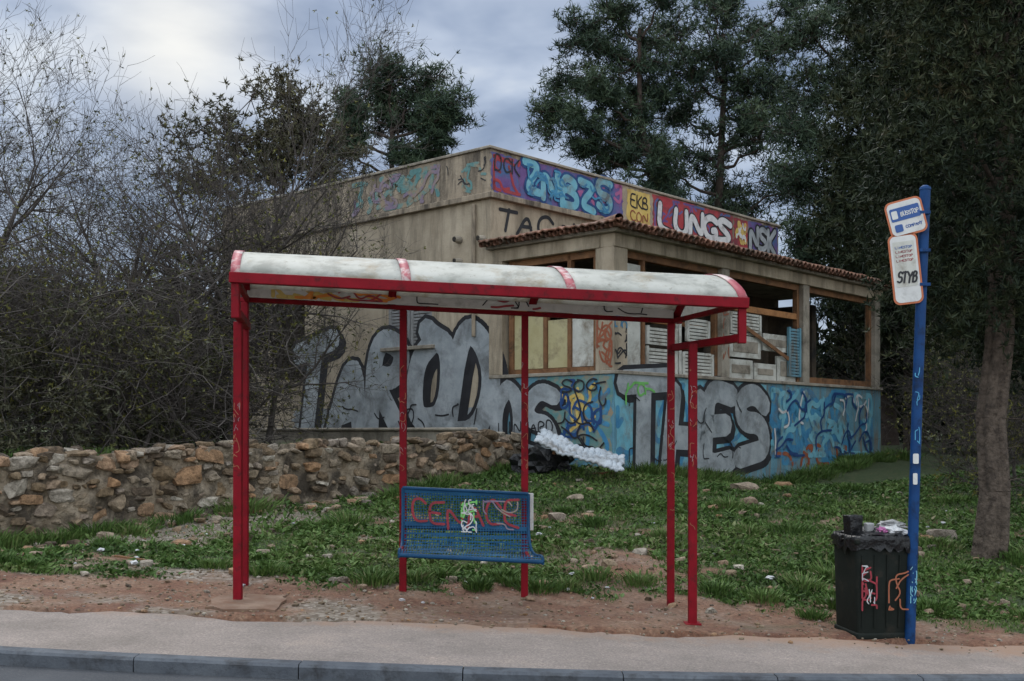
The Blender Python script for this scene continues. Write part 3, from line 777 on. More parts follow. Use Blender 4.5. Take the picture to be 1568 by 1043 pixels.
# ------------------------------------------------------------------ grass
def blades(n, region, hmin, hmax, wmin, wmax, lean, seed=1, zoff=-.005, cut=0., bias=0., gain=1.5):
    rg = np.random.default_rng(seed)
    y = region[2]+(region[3]-region[2])*rg.random(n)**1.25
    x = (region[0]+(region[1]-region[0])*rg.random(n))*y/12
    g_, p_ = gmask(x, y)
    cl = fbm(x*2.3, y*2.3, 88+int(cut*50)); cl2 = fbm(x*.6, y*.6, 91)
    keep = rg.random(n) < np.clip(g_*(.05+gain*(cl-cut)), 0, 1)
    dx = x-W0[0]; dy = y-W0[1]; d = dx*v[0]+dy*v[1]; a = dx*u[0]+dy*u[1]
    keep &= ~((d > -.05) & (d < .35) & (a < 8.9))
    dc = (x-C[0])*v[0]+(y-C[1])*v[1]; ac = (x-C[0])*u[0]+(y-C[1])*u[1]
    keep &= ~((dc > -.02) & (ac > 0))
    x = x[keep]; y = y[keep]; cl = cl[keep]; cl2 = cl2[keep]; m_ = len(x)
    z = terr(x, y)+zoff
    h = (hmin+(hmax-hmin)*rg.random(m_))*(.4+1.2*cl); w = wmin+(wmax-wmin)*rg.random(m_)
    h *= .7+.3*smooth01(10, 13, y)
    an = rg.uniform(0, 2*np.pi, m_); la = rg.uniform(0, 2*np.pi, m_); le = rg.random(m_)*lean*h
    P = np.stack([x, y, z], -1)
    side = np.stack([np.cos(an), np.sin(an), np.zeros(m_)], -1)*w[:, None]*.5
    ld = np.stack([np.cos(la), np.sin(la), np.zeros(m_)], -1)*le[:, None]
    mid = P+ld*.5+np.array([0, 0, 1])*h[:, None]*.55
    tip = P+ld*1.1+np.array([0, 0, 1])*h[:, None]*(1-.35*rg.random(m_)[:, None]*lean)
    V = np.stack([P, mid+side, tip, mid-side], 1).reshape(-1, 3)
    F = np.arange(m_*4).reshape(-1, 4)
    r_ = np.clip(.42+bias+.9*(cl2-.5)+rg.normal(0, .15, m_)+(cl-.5)*.5, 0, .85)
    r_ = np.where(rg.random(m_) < .04, 1.0, r_)
    return V, F, r_
Gp = empty('grass')
V, F, r_ = blades(300000, (-7, 8.5, 9.3, 21), .02, .065, .008, .015, 1.0, seed=2, bias=.10, gain=1.9)
mesh_np('blades', V, F, M['grass'], Gp, tone=r_)
V, F, r_ = blades(190000, (-7, 8.5, 9.8, 21), .03, .095, .025, .055, 1.6, seed=3, cut=.14, gain=1.9)
mesh_np('weed_leaves', V, F, M['grass'], Gp, tone=r_)
rg = np.random.default_rng(5); Vs = []; rs = []
tp = [(-1.25, 10.05, .8), (-.9, 10.25, .7), (-.3, 10.1, .7), (0, 10.3, .7), (.25, 10.1, .8), (.5, 10.3, .7), (-1.3, 10.3, .8), (2.9, 10.0, .7), (3.8, 10.1, .7), (2.3, 10.1, .7), (1.9, 10.3, .7), (4.6, 9.9, .7), (-.1, 10.6, .8), (-.7, 10.6, .8), (.8, 10.7, .8), (-4.4, 10.1, .6), (-4.8, 10.3, .7), (3.2, 9.5, .5), (2.6, 9.6, .5)]
for k in range(60):
    y = rg.uniform(10.3, 17); x = rg.uniform(-5, 7)*y/12
    if (x-W0[0])*v[0]+(y-W0[1])*v[1] < -.3 and not ((x-C[0])*v[0]+(y-C[1])*v[1] > -.3 and (x-C[0])*u[0]+(y-C[1])*u[1] > 0): tp.append((x, y, rg.uniform(.5, 1.0)))
for k in range(110):
    if k < 65: P_ = FR.p(rg.uniform(0, 10), 0, rg.uniform(.1, .7))
    elif k < 100: P_ = FW.p(rg.uniform(-3, 8.6), 0, rg.uniform(.15, .4))
    else: P_ = FW.p(rg.uniform(-5, 6), 0, rg.uniform(-.7, -.45))
    tp.append((P_[0], P_[1], rg.uniform(.8, 1.7)))
for (cx, cy, sc) in tp:
    m_ = 300; r0 = rg.uniform(.14, .3)*sc; a = rg.uniform(0, 6.28, m_); rr_ = r0*np.sqrt(rg.random(m_))*rg.uniform(.6, 1.3, m_)
    x = cx+rr_*np.cos(a); y = cy+rr_*np.sin(a); z = terr(x, y)
    h = rg.uniform(.04, .17, m_)*sc; P = np.stack([x, y, z], -1)
    out = np.stack([np.cos(a), np.sin(a), np.zeros(m_)], -1)*(h*.9*rg.random(m_))[:, None]
    an = rg.uniform(0, 6.28, m_); side = np.stack([np.cos(an), np.sin(an), np.zeros(m_)], -1)*rg.uniform(.004, .011, m_)[:, None]
    mid = P+out*.4+np.array([0, 0, 1])*h[:, None]*.6; tip = P+out*1.2+np.array([0, 0, 1])*h[:, None]
    Vs.append(np.stack([P, mid+side, tip, mid-side], 1).reshape(-1, 3)); rs.append(np.clip(rg.normal(rg.uniform(.3, .7), .15, m_), 0, .95))
V = np.concatenate(Vs); mesh_np('tufts', V, np.arange(len(V)).reshape(-1, 4), M['grass'], Gp, tone=np.concatenate(rs))

# ------------------------------------------------------------------ trees
def grow(rg, base, d0, L0, r0, levels, nper, wander=.18, up=.04, ang=(.45, 1.0), ratio=(.5, .75), n=5, minr=.0035, start=0.2):
    segs = []; tips = []
    st = [(np.array(base, float), np.array(d0, float)/np.linalg.norm(d0), L0, r0, 0)]
    upv = np.array([0, 0, up])
    while st:
        p_, d_, L, r_, lv = st.pop()
        rc = r_; nn_ = n if lv < 2 else 3
        for i in range(nn_):
            d_ = d_+rg.normal(0, wander, 3)+upv; d_ /= math.sqrt(d_.dot(d_))
            q = p_+d_*L/nn_; rn = max(r_*(1-.75*(i+1)/nn_), minr*.6)
            segs.append((p_, q, rc, rn)); p_ = q; rc = rn
            if lv < levels and (lv > 0 or (i+1)/nn_ > start):
                kk = nper[lv] if isinstance(nper, (list, tuple)) else nper
                kk = int(kk)+(rg.random() < kk-int(kk))
                for _ in range(kk):
                    t = rg.uniform(*ang); ax = rg.normal(0, 1, 3); ax -= d_*ax.dot(d_); ax /= math.sqrt(ax.dot(ax))
                    nd = d_*math.cos(t)+ax*math.sin(t)
                    st.append((p_, nd, L*rg.uniform(*ratio)*(1-.35*i/nn_), max(rc*.7, minr), lv+1))
        tips.append(p_)
        if lv >= levels-1: tips.append((p_+segs[-1][0])/2)
    return segs, np.array(tips)
def add_branches(name, segs, mat, parent, thick=.02):
    P0 = np.array([s[0] for s in segs]); P1 = np.array([s[1] for s in segs])
    R0 = np.array([s[2] for s in segs]); R1 = np.array([s[3] for s in segs])
    big = R0 > thick
    if big.any():
        V, F = tubes(P0[big], P1[big], R0[big], R1[big], 8); mesh_np(name+'_limbs', V, F, mat, parent, smooth=True)
    s_ = ~big
    if s_.any():
        V, F = tubes(P0[s_], P1[s_], R0[s_], R1[s_], 3); mesh_np(name+'_twigs', V, F, mat, parent)
def tufts(rg, P, k, ln, wd, updir=0.2, rbase=None):
    n = len(P); PP = np.repeat(P, k, 0); m_ = n*k
    d = rg.normal(0, 1, (m_, 3)); d[:, 2] += updir; d /= np.linalg.norm(d, axis=1, keepdims=True)
    s = np.cross(d, rg.normal(0, 1, (m_, 3))); s /= np.linalg.norm(s, axis=1, keepdims=True)
    l = ln*rg.uniform(.5, 1.2, m_)[:, None]; w = wd*rg.uniform(.6, 1.3, m_)[:, None]
    st = PP+d*l*.15
    V = np.stack([st-s*w*.5, st+s*w*.5, st+d*l], 1).reshape(-1, 3)
    rb = rg.uniform(0, 1, n) if rbase is None else rbase
    r_ = np.clip(np.repeat(rb, k)+rg.normal(0, .12, m_), 0, 1)
    return V, np.arange(m_*3).reshape(-1, 3), r_

def bare_tree(name, x, y, L, seed, lean=(0, 0), r=.09, levels=4, nper=(2, 1.6, 1.5, 1.4), leaf=0, stems=1, mat='twig', wander=.16, up=.05, leafmat='brush', ang=(.4, .95)):
    T = empty(name); rg = np.random.default_rng(seed); segs = []; tips = []
    z = float(terr(x, y))-.1
    for s in range(stems):
        d = np.array([lean[0]+rg.normal(0, .28 if stems > 1 else .05), lean[1]+rg.normal(0, .28 if stems > 1 else .05), 1.])
        a, b_ = grow(rg, (x+rg.normal(0, .1)*(stems > 1), y+rg.normal(0, .1)*(stems > 1), z), d, L*rg.uniform(.8, 1.05), r, levels, nper, wander, up, ang)
        segs += a; tips.append(b_)
    add_branches('branch', segs, M[mat], T)
    if leaf:
        tp_ = np.concatenate(tips); tp_ = tp_[rg.random(len(tp_)) < leaf]
        V, F, rr_ = tufts(rg, tp_+rg.normal(0, .04, tp_.shape), 4, .05, .03, .3)
        mesh_np('leaves', V, F, M[leafmat], T, tone=rr_)
    return len(segs)
cnt = 0
BT = [
 ('bare_tree', -8.6, 18.0, 4.9, 11, (.05, 0), .12, 4, .06, 1),
 ('bare_tree', -6.9, 18.6, 4.2, 12, (-.1, 0), .10, 4, .1, 2),
 ('bare_tree', -5.5, 17.2, 4.2, 13, (.0, 0), .09, 4, .1, 1),
 ('bare_tree', -4.7, 18.2, 4.8, 14, (.05, 0), .10, 4, .06, 1),
 ('bare_tree', -4.1, 18.4, 3.0, 15, (.25, -.1), .06, 4, .12, 1),
 ('bare_tree', -10.5, 20.0, 5.2, 16, (.1, 0), .12, 4, .08, 1),
 ('bare_tree', -6.2, 21.5, 4.8, 17, (0, 0), .10, 4, .1, 1),
]
for (nm, x, y, L, sd, ln, r, lv, leaf, stems) in BT:
    cnt += bare_tree(nm, x, y, L, sd, ln, r, lv, (2.2, 1.7, 1.9, 1.5), leaf, stems)
for k, (x, y, L) in enumerate([(-7.6, 15.6, 2.3), (-6.4, 15.8, 2.4), (-5.3, 15.6, 2.1), (-4.7, 16.6, 2.0), (-9, 16.6, 2.6), (-5.8, 17.2, 2.6), (-7.6, 17.4, 2.8), (-5.1, 18.9, 2.4)]):
    cnt += bare_tree('thicket_shrub', x, y, L, 100+k, (R.normal(0, .1), 0), .035, 3, (2.5, 1.9, 1.9), .28, 3, wander=.22, up=.0, ang=(.5, 1.3))
for k, (x, y, L) in enumerate([(9.4, 21.5, 2.0), (10.4, 23.5, 2.6), (7.0, 16.6, 1.3), (10.5, 21, 2.4), (10.6, 27.2, 3.0), (8.3, 18.4, 1.7)]):
    cnt += bare_tree('bare_shrub', x, y, L, 140+k, (R.normal(0, .1), 0), .035, 3, (2.5, 1.8, 1.8), .2, 3, wander=.2, up=.01, mat='twig')
print('branch segs', cnt)

def clump_pts(rg, c_, rad, n, flat=.7, shell=.55):
    d = rg.normal(0, 1, (n, 3)); d /= np.linalg.norm(d, axis=1, keepdims=True)
    r_ = (shell+(1-shell)*rg.random(n))
    return np.array(c_)+d*r_[:, None]*np.array([rad, rad, rad*flat])
def pine(name, base, clumps, trunk_top, seed, mat='pine', sub=15, per=24, k=8, ln=.26, wd=.042, tr=.22, limbmat='pinebark', rs=1.0):
    T = empty(name); rg = np.random.default_rng(seed)
    base = np.array(base, float); top = np.array(trunk_top, float)
    n = 9; P = [base]
    for i in range(1, n+1):
        f = i/n; P.append(base+(top-base)*f+np.array([rg.normal(0, .16), rg.normal(0, .16), 0])*(f < 1))
    segs = [(P[i], P[i+1], tr*(1-.7*i/n), tr*(1-.7*(i+1)/n)) for i in range(n)]
    Vp = []; rb = []
    for (cx, cy, cz, rad) in clumps:
        rad *= rs
        c_ = np.array([cx, cy, cz])
        hz_ = cz-rad*.3-np.hypot(cx-top[0], cy-top[1])*.35
        f = np.clip((hz_-base[2])/(top[2]-base[2]), .25, .97); fi = f*n; i0 = int(min(fi, n-1))
        a = P[i0]+(P[i0+1]-P[i0])*(fi-i0)
        m_ = 6; prev = a; r0 = tr*.30
        for j_ in range(1, m_+1):
            g_ = j_/m_; q = a+(c_-a)*g_+np.array([0, 0, -.5*math.sin(math.pi*g_)*rad*.5])+rg.normal(0, .07*rad, 3)
            segs.append((prev, q, r0*(1-.75*(j_-1)/m_), r0*(1-.75*j_/m_))); prev = q
        cs = clump_pts(rg, c_, rad*1.08, sub, .85, .2) + rg.normal(0, rad*.12, (sub, 3))
        for s_ in cs:
            segs.append((c_-np.array([0, 0, rad*.3]), s_, r0*.2, .012))
            sr = rad*rg.uniform(.14, .34)
            # loose, irregular sprays: gaussian cloud stretched outward along the twig
            ax_ = s_-c_+np.array([0, 0, .2]); ax_ /= (np.linalg.norm(ax_)+1e-6)
            pts = s_ + rg.normal(0, sr, (per, 3))*np.array([1, 1, .6]) + ax_*(rg.normal(.2, .9, (per, 1))*sr)
            Vp.append(pts)
            sh = rg.uniform(.1, .65)
            rb.append(np.clip(sh+(pts[:, 2]-s_[2])/sr*.14, 0, 1))  # height shading in the colour: needles lighter at the top of each spray
            for w_ in pts[::5]: segs.append((s_, w_, .014, .005))
    Pp = np.concatenate(Vp); rb = np.concatenate(rb)
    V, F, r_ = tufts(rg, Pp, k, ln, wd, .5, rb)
    mesh_np('needles', V, F, M[mat], T, tone=r_)
    add_branches('wood', segs, M[limbmat], T, .01)
def cl(Y, items):
    out = []
    for (x, z, r) in items: out.append((x+R.normal(0, .12), Y+R.uniform(-1.2, 1.2), z+R.normal(0, .12), r))
    return out
pine('pine_tree', (-3.6, 38, 1), cl(38, [(-5.0, 13.0, .95), (-4.2, 13.3, .95), (-3.2, 13.1, .95), (-5.5, 12.2, .7), (-2.6, 12.4, .75), (-4.4, 12.4, .8), (-3.4, 12.4, .7), (-2.5, 11.5, .65), (-2.6, 10.8, .6), (-5.3, 11.1, .6), (-2.3, 11.9, .5), (-3.3, 10.6, .5), (-5.6, 11.6, .5)]), (-4.1, 38, 12.2), 201, per=26)
pine('evergreen_tree', (-6.0, 29, 1), cl(29, [(-7.2, 9.2, 1.1), (-6.1, 9.7, 1.1), (-5.2, 9.4, 1.0), (-7.4, 7.8, 1.1), (-6.2, 8.3, 1.2), (-4.8, 8.2, 1.0), (-6.9, 6.6, 1.2), (-5.4, 6.8, 1.2), (-4.3, 7.0, .8), (-7.6, 5.4, 1.2), (-6, 5.3, 1.3), (-4.6, 5.5, 1.2)]), (-6.1, 29, 9), 202, mat='olive', sub=16, per=26, k=9, ln=.14, wd=.05, tr=.16)
Yp = 40
pine('pine_tree', (6.2, Yp, 1), cl(Yp, [(1.5, 12.9, .9), (2.4, 12.4, .8), (2.4, 14.3, 1.0), (2.6, 15.8, .9), (3.5, 15.4, 1.1), (3.9, 13.9, 1.1), (2.6, 11.6, .8), (3.6, 11.3, .9), (4.6, 12.6, 1.1), (3.3, 16.7, .8), (4.6, 15.0, 1.0), (4.9, 11.0, .9), (3.0, 13.2, .7), (5.2, 16.9, .8), (5.3, 13.9, .9), (5.3, 9.9, .9)]), (4.6, Yp, 16), 203, per=26, tr=.22)
pine('pine_tree', (8.2, Yp+2, 1), cl(Yp+2, [(6.2, 16.8, 1.1), (7.3, 17.4, 1.1), (6.5, 15.2, 1.2), (7.6, 15.4, 1.1), (6.3, 13.4, 1.1), (7.2, 12.2, 1.1), (8.6, 16.4, 1.2), (9.7, 16.2, 1.2), (8.6, 14.2, 1.1), (9.9, 14.4, 1.1), (5.9, 11.7, 1.0), (6.2, 10.2, 1.2), (7.8, 10.6, 1.3), (9.2, 12.2, 1.2), (9.2, 10.0, 1.4), (10.4, 13.2, 1.0), (10.8, 11.2, 1.3), (7.6, 9.2, 1.2), (8.3, 12.9, 1.0), (10.6, 17.4, 1.1)]), (8.0, Yp+2, 16.5), 204, per=26, tr=.26)
pine('pine_tree', (11.6, 34, 1), cl(34, [(9.0, 13.4, 1.0), (9.6, 12.2, 1.1), (10.5, 13.8, 1.2), (11.8, 14.4, 1.3), (8.9, 10.8, 1.1), (11.0, 12, 1.3), (12.4, 12.4, 1.4), (8.7, 9.2, 1.1), (10.2, 9.6, 1.3), (12.4, 9.8, 1.4), (9.4, 7.8, 1.2), (11.2, 7.6, 1.4), (13.2, 8, 1.4), (10.3, 15.6, 1.2), (13.4, 15, 1.4), (13.6, 11, 1.4), (8.8, 6.8, 1.0), (10.2, 6.0, 1.3), (12, 5.6, 1.4)]), (11.8, 34, 14.5), 205, sub=14, per=26, tr=.28)

def cypress(name, x, y, trunkh, h, rad, seed, n, k=14, ln=.14, wd=.03, tr=.19, mat='cyp', gap=.42, xoff=0, bot=.55):
    T = empty(name); rg = np.random.default_rng(seed); z0 = float(terr(x, y))-.1
    P = [np.array([x, y, z0])]
    m_ = 12
    for i in range(1, m_+1): P.append(np.array([x+rg.normal(0, .03)+xoff*i/m_, y+rg.normal(0, .03), z0+h*.9*i/m_]))
    segs = [(P[i], P[i+1], tr*(1.12 if i == 0 else 1)*(1-.85*i/m_), tr*(1-.85*(i+1)/m_)) for i in range(m_)]
    for j_ in range(6):
        a = j_*1.05; o_ = np.array([math.cos(a), math.sin(a), 0])*tr*rg.uniform(.5, .68)
        for i in range(5): segs.append((P[i]+o_*(1.3 if i == 0 else 1), P[i+1]+o_*.95, tr*.42*(1.1-.08*i), tr*.42*(1.02-.08*i)))
    for j_ in range(60):
        f = rg.uniform(.32, .95); a = rg.uniform(0, 6.28); q0 = P[int(f*m_)]
        rr_ = rad*(1-.55*f)*rg.uniform(.6, 1.); up_ = rg.uniform(.3, 1.3)
        q1 = q0+np.array([math.cos(a)*rr_*.5, math.sin(a)*rr_*.5, up_*.4]); q2 = q0+np.array([math.cos(a)*rr_, math.sin(a)*rr_, up_*1.3])
        segs.append((q0, q1, .03, .02)); segs.append((q1, q2, .02, .01))
    for j_ in range(14):
        f = rg.uniform(.08, .3); a = rg.uniform(0, 6.28); q0 = P[int(f*m_)]+np.array([0, 0, rg.uniform(0, .6)])
        q1 = q0+np.array([math.cos(a)*rg.uniform(.25, .6), math.sin(a)*.3, rg.uniform(-.1, .25)]); segs.append((q0, q1, .010, .003))
    zz = rg.uniform(0, 1, n); a = rg.uniform(0, 2*np.pi, n)
    prof = np.interp(zz, [0, .06, .25, .6, 1], [bot, .85, 1, .8, .15])
    lump = fbm(a*1.6+3, zz*h*1.1, seed)*.7+fbm(a*5, zz*h*3.2, seed+2)*.55
    rr_ = rad*prof*(.5+.8*lump)*np.sqrt(rg.uniform(.1, 1, n))
    zb = z0+trunkh; Z = zb+(h-trunkh)*zz + (rg.normal(0, .12, n))
    Z += np.where(zz < .1, rg.normal(0, .25, n), 0)
    Pp = np.stack([x+xoff*zz+rr_*np.cos(a), y+rr_*np.sin(a), Z], -1)
    den = fbm(a*2.5+zz*3, Z*1.8, seed+9)*.6+fbm(a*8, Z*6, seed+19)*.4; keep = den > gap-.10*rg.random(n)
    Pp = Pp[keep]; rb = np.clip((den[keep]-.35)*1.8+rg.normal(0, .12, keep.sum()), 0, 1)
    V, F, r_ = tufts(rg, Pp, k, ln, wd, .9, rb)
    mesh_np('foliage', V, F, M[mat], T, tone=r_)
    add_branches('trunk', segs, M['barkgrey'], T, .02)
cypress('cypress_tree', 5.2, 12.1, 2.6, 10.5, 1.45, 301, 20000, k=12, ln=.095, wd=.020, xoff=.35, tr=.165)
cypress('cypress_tree', 8.0, 15.8, 1.9, 11.5, 2.0, 302, 12000, k=12, ln=.14, wd=.034)
cypress('cypress_tree', 10.6, 29.5, 2.4, 16, 2.5, 303, 10000, k=12, ln=.22, wd=.055)
cypress('cypress_tree', 12.2, 24.5, 1.2, 14, 2.4, 304, 9000, k=12, ln=.2, wd=.05)

def foliage_mass(name, pts, seed, mat, k=10, ln=.35, wd=.12):
    rg = np.random.default_rng(seed); P = []; rb = []
    for (c_, rad, n) in pts:
        q = clump_pts(rg, c_, rad, n, .75, .2); P.append(q); rb.append(np.clip(.35+(q[:, 2]-c_[2])/rad*.3+rg.normal(0, .1, n)+rg.normal(0, .1), 0, 1))  # clump tops coloured lighter, undersides darker, as shading by height
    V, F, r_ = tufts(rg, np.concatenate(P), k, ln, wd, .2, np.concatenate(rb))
    mesh_np(name, V, F, M[mat], None, tone=r_)
pts = []
for i in range(70):
    x = R.uniform(-26, -5.5); y = R.uniform(25, 33); pts.append(((x, y, R.uniform(1.5, 4.4)+R.normal(0, .4)), R.uniform(.9, 1.5), 110))
foliage_mass('background_hedge', pts, 401, 'olive', 8, .26, .10)
pts = []
for i in range(80):
    x = R.uniform(10, 28); y = R.uniform(31, 40); pts.append(((x, y, R.uniform(1.5, 9)), R.uniform(1.2, 2.0), 140))
for i in range(16):
    x = R.uniform(10.5, 14); y = R.uniform(26.5, 29); pts.append(((x, y, R.uniform(1.2, 3.4)), R.uniform(.8, 1.2), 110))
foliage_mass('background_trees', pts, 402, 'cyp', 8, .32, .12)
pts = []
for i in range(90):
    x = R.uniform(-60, 60); y = R.uniform(60, 75); pts.append(((x, y, R.uniform(2, 6.5)), R.uniform(2.2, 3.4), 80))
foliage_mass('distant_treeline', pts, 403, 'pine', 8, .9, .34)
pts = []
for i in range(170):
    a = R.uniform(-6, 8); d = R.uniform(.6, 7.5); c_ = W0+u*a+v*d
    if c_[0]/c_[1] > -.225: continue
    pts.append(((c_[0], c_[1], R.uniform(1.1, 3.2)), R.uniform(.35, .75), 60))
foliage_mass('undergrowth', pts, 404, 'olive', 8, .08, .028)
rg = np.random.default_rng(77); segs = []
for i in range(3400):
    a = rg.uniform(-6, 8.5); d = rg.uniform(.4, 5.5); c_ = W0+u*a+v*d
    rat = c_[0]/c_[1]
    if rat > -.20: continue
    p_ = np.array([c_[0], c_[1], rg.uniform(1.05, 3.7)])
    d_ = rg.normal(0, 1, 3); d_[2] = abs(d_[2])*.6; d_ /= np.linalg.norm(d_); r_ = rg.uniform(.004, .011)
    for j_ in range(5):
        d_ = d_+rg.normal(0, .22, 3)+np.array([0, 0, -.04]); d_ /= np.linalg.norm(d_); q = p_+d_*rg.uniform(.14, .3)
        segs.append((p_, q, r_, r_*.85)); p_ = q; r_ *= .85
BR = empty('bramble'); add_branches('bramble', segs, M['twig'], BR, 1)

# ------------------------------------------------------------------ bus shelter
S = empty('bus_shelter')
def gz(X): return -.0487*X
sl = -.05
def post(nm, x, y, zt, w=.068):
    bar(nm, (x, y, gz(x)-.15), (x+.004, y, zt), w, w, M['red'], S, .008)
    fbox(nm+'_foot', WFR, x-.065, x+.065, gz(x)-.02, gz(x)+.010, y-.065, y+.065, M['red'], S, .003)
zf = lambda X: 2.567+sl*X
post('front_post_left', -2.235, 9.05, 2.24+.15); post('front_post_right', 1.47, 9.05, 2.25-.04)
for i, x in enumerate((-2.36, -.963, .11, 1.40)): post('back_post_%d' % i, x, 9.8, 2.52+sl*x, .062)
bar('front_beam', (-2.16, 8.5, zf(-2.16)), (1.81, 8.5, zf(1.81)), .075, .08, M['red'], S)
bar('back_beam', (-2.40, 9.8, 2.54+sl*-2.4), (1.50, 9.8, 2.54+sl*1.5), .05, .04, M['red'], S)
for sx, (fx, bx) in (('left', (-2.12, -2.33)), ('right', (1.765, 1.43))):
    zd = 2.305+sl*fx
    bar('drop_'+sx, (fx, 8.52, zf(fx)-.04), (fx, 8.52, zd-.045), .06, .06, M['red'], S)
    bar('arm_'+sx, (fx, 8.55, zd), (bx, 9.77, 2.305+sl*bx), .06, .06, M['red'], S)
    bar('tie_'+sx, (fx, 8.54, zf(fx)-.01), (bx, 9.77, 2.54+sl*bx), .04, .04, M['red'], S)
def vault(tf, s, off=0.0):
    xf = -2.145+3.94*tf; xb = -2.38+3.86*tf
    x = xf+(xb-xf)*s; y = 8.47+1.36*s
    z = 2.60-.03*s+sl*(xf+(xb-xf)*s)+(.262+off)*math.sin(math.pi*min(max(s, 0), 1))**.72 + off
    return (x, y, z)
def vault_mesh(nm, t0, t1, nt_, off, mat, thick):
    V = []; ns = 25
    for i in range(nt_+1):
        for j_ in range(ns+1):
            V.append(vault(t0+(t1-t0)*i/nt_, j_/ns, off))
    F = []
    for i in range(nt_):
        for j_ in range(ns):
            a = i*(ns+1)+j_; F.append((a, a+ns+1, a+ns+2, a+1))
    o = mesh_py(nm, V, F, mat, S, True)
    m_ = o.modifiers.new('s', 'SOLIDIFY'); m_.thickness = thick; m_.offset = 0
cuts = [0, .34, .66, 1.0]
for i in range(3):
    vault_mesh('roof_panel_%d' % i, cuts[i]+.004, cuts[i+1]-.004, 14, 0, M['roof'], .008)
for i, c_ in enumerate(cuts):
    w = .009
    cc = min(max(c_, .008), .992)
    vault_mesh('rib_%d' % i, cc-w, cc+w, 1, .006, M['ribred'] , .005)
    vault_mesh('rib_under_%d' % i, cc-w, cc+w, 1, -.012, M['red'], .01)
for tf in (0, 1):
    V = [vault(tf, j_/24) for j_ in range(25)]
    o = mesh_py('end_cap', V, [tuple(range(25))], M['roof'], S)
FB = Fr((0, 9.76, 0), (1, 0, sl), (0, -1, 0))
fbox('rear_fascia', FB, -2.33, 1.42, 2.562, 2.72, -.012, 0, M['signwhite'], S, .002)
wild('fascia_tag_y', FB, -2.1, -1.1, 2.58, 2.68, 10, .035, M['yellow'], .002, S, 81, .3, .0002)
wild('fascia_tag_o', FB, -1.9, -.9, 2.58, 2.68, 10, .025, M['orange'], .005, S, 82, .3, .0002)
wild('fascia_tag_r', FB, -1.8, -1.0, 2.58, 2.68, 6, .015, M['gred'], .008, S, 83, .3, .0002)
wild('fascia_tag_k', FB, -.9, 1.3, 2.58, 2.68, 9, .010, M['black'], .003, S, 84, .2, .0002)
wild('fascia_tag_g', FB, -.3, .6, 2.58, 2.68, 4, .018, M['gred'], .005, S, 85, .2, .0002)
for k, (x, y, z0, z1) in enumerate([(-2.235, 9.05, 1.5, 1.8), (-.963, 9.8, 1.2, 1.9), (.11, 9.8, 1.5, 2.2), (1.40, 9.8, 1.3, 1.8), (1.47, 9.05, 1.2, 1.9)]):
    f_ = Fr((x, y-.036, 0), (1, 0, 0), (0, -1, 0))
    wild('post_tag', f_, -.022, .024, z0, z1, 6, .004, M['redtag'], .001, S, 90+k, .05, .0001)
    wild('post_tag_dark', f_, -.024, .026, z0-.6, z1+.2, 10, .006, M['brownred'], .0005, S, 190+k, .08, .00003)
def bench_sheet():
    prof = [(9.70, .955), (9.705, .92), (9.72, .78), (9.70, .62), (9.66, .52), (9.60, .47), (9.50, .45), (9.40, .452), (9.31, .465), (9.27, .455), (9.255, .43), (9.262, .40)]
    P = chaikin(prof, 2); V = []; nX = 30
    for i in range(nX+1):
        f_ = i/nX
        for (y, z) in P:
            w = (9.70-y)/.45
            x = -.955+f_*1.10 + np.clip(w, 0, 1)*(.015+f_*.10)
            V.append((x, y, z+gz(x)))
    F = []; n_ = len(P)
    for i in range(nX):
        for j_ in range(n_-1): a = i*n_+j_; F.append((a, a+1, a+n_+1, a+n_))
    return mesh_py('seat_and_back', V, F, M['bench'], Bn, True), P
Bn = empty('bench')
_, PB = bench_sheet()
def edge(nm, pts, r_, mt):
    P0 = np.array(pts[:-1]); P1 = np.array(pts[1:]); V, F = tubes(P0, P1, np.full(len(P0), r_), np.full(len(P0), r_), 8)
    mesh_np(nm, V, F, M[mt], Bn, smooth=True)
for f_ in (0, 1):
    pts = []
    for (y, z) in PB:
        w = np.clip((9.70-y)/.45, 0, 1); x = -.955+f_*1.10+w*(.015+f_*.10); pts.append((x, y, z+gz(x)))
    edge('side_edge', pts, .013, 'benchsolid')
edge('top_edge', [(-.955, 9.70, .958+gz(-.955)), (.145, 9.70, .958+gz(.145))], .014, 'benchsolid')
edge('front_edge', [(-.94, 9.26, .42+gz(-.94)), (.26, 9.26, .42+gz(.26))], .020, 'benchsolid')
edge('mid_rail', [(-.95, 9.74, .62+gz(-.95)), (.14, 9.74, .62+gz(.14))], .02, 'benchsolid')
for x in (-.963, .11):
    bar('bracket', (x, 9.77, .45+gz(x)), (x+.03, 9.3, .43+gz(x)), .03, .05, M['red'], Bn)
FBn = Fr((0, 9.69, 0), (1, 0, -.0487), (0, -1, 0))
gtext('bench_tag_red', FBn, 'CENACE', -.90, .65, .98, .22, .022, M['benchred'], None, .004, Bn, step=.0002, jit=.1)
wild('bench_tag_g', FBn, -.44, -.31, .62, .88, 7, .016, M['green'], .0055, Bn, 98, .12, .0001)
wild('bench_tag_w', FBn, -.44, -.31, .60, .88, 13, .010, M['white'], .008, Bn, 197, .11, .0001)
wild('bench_tag_p', FBn, -.25, .05, .64, .88, 5, .012, M['fadepurple'], .005, Bn, 99, .2, .0002)
bar('side_plate', (.165, 9.82, .62), (.165, 9.82, .95), .05, .02, M['signwhite'], Bn)

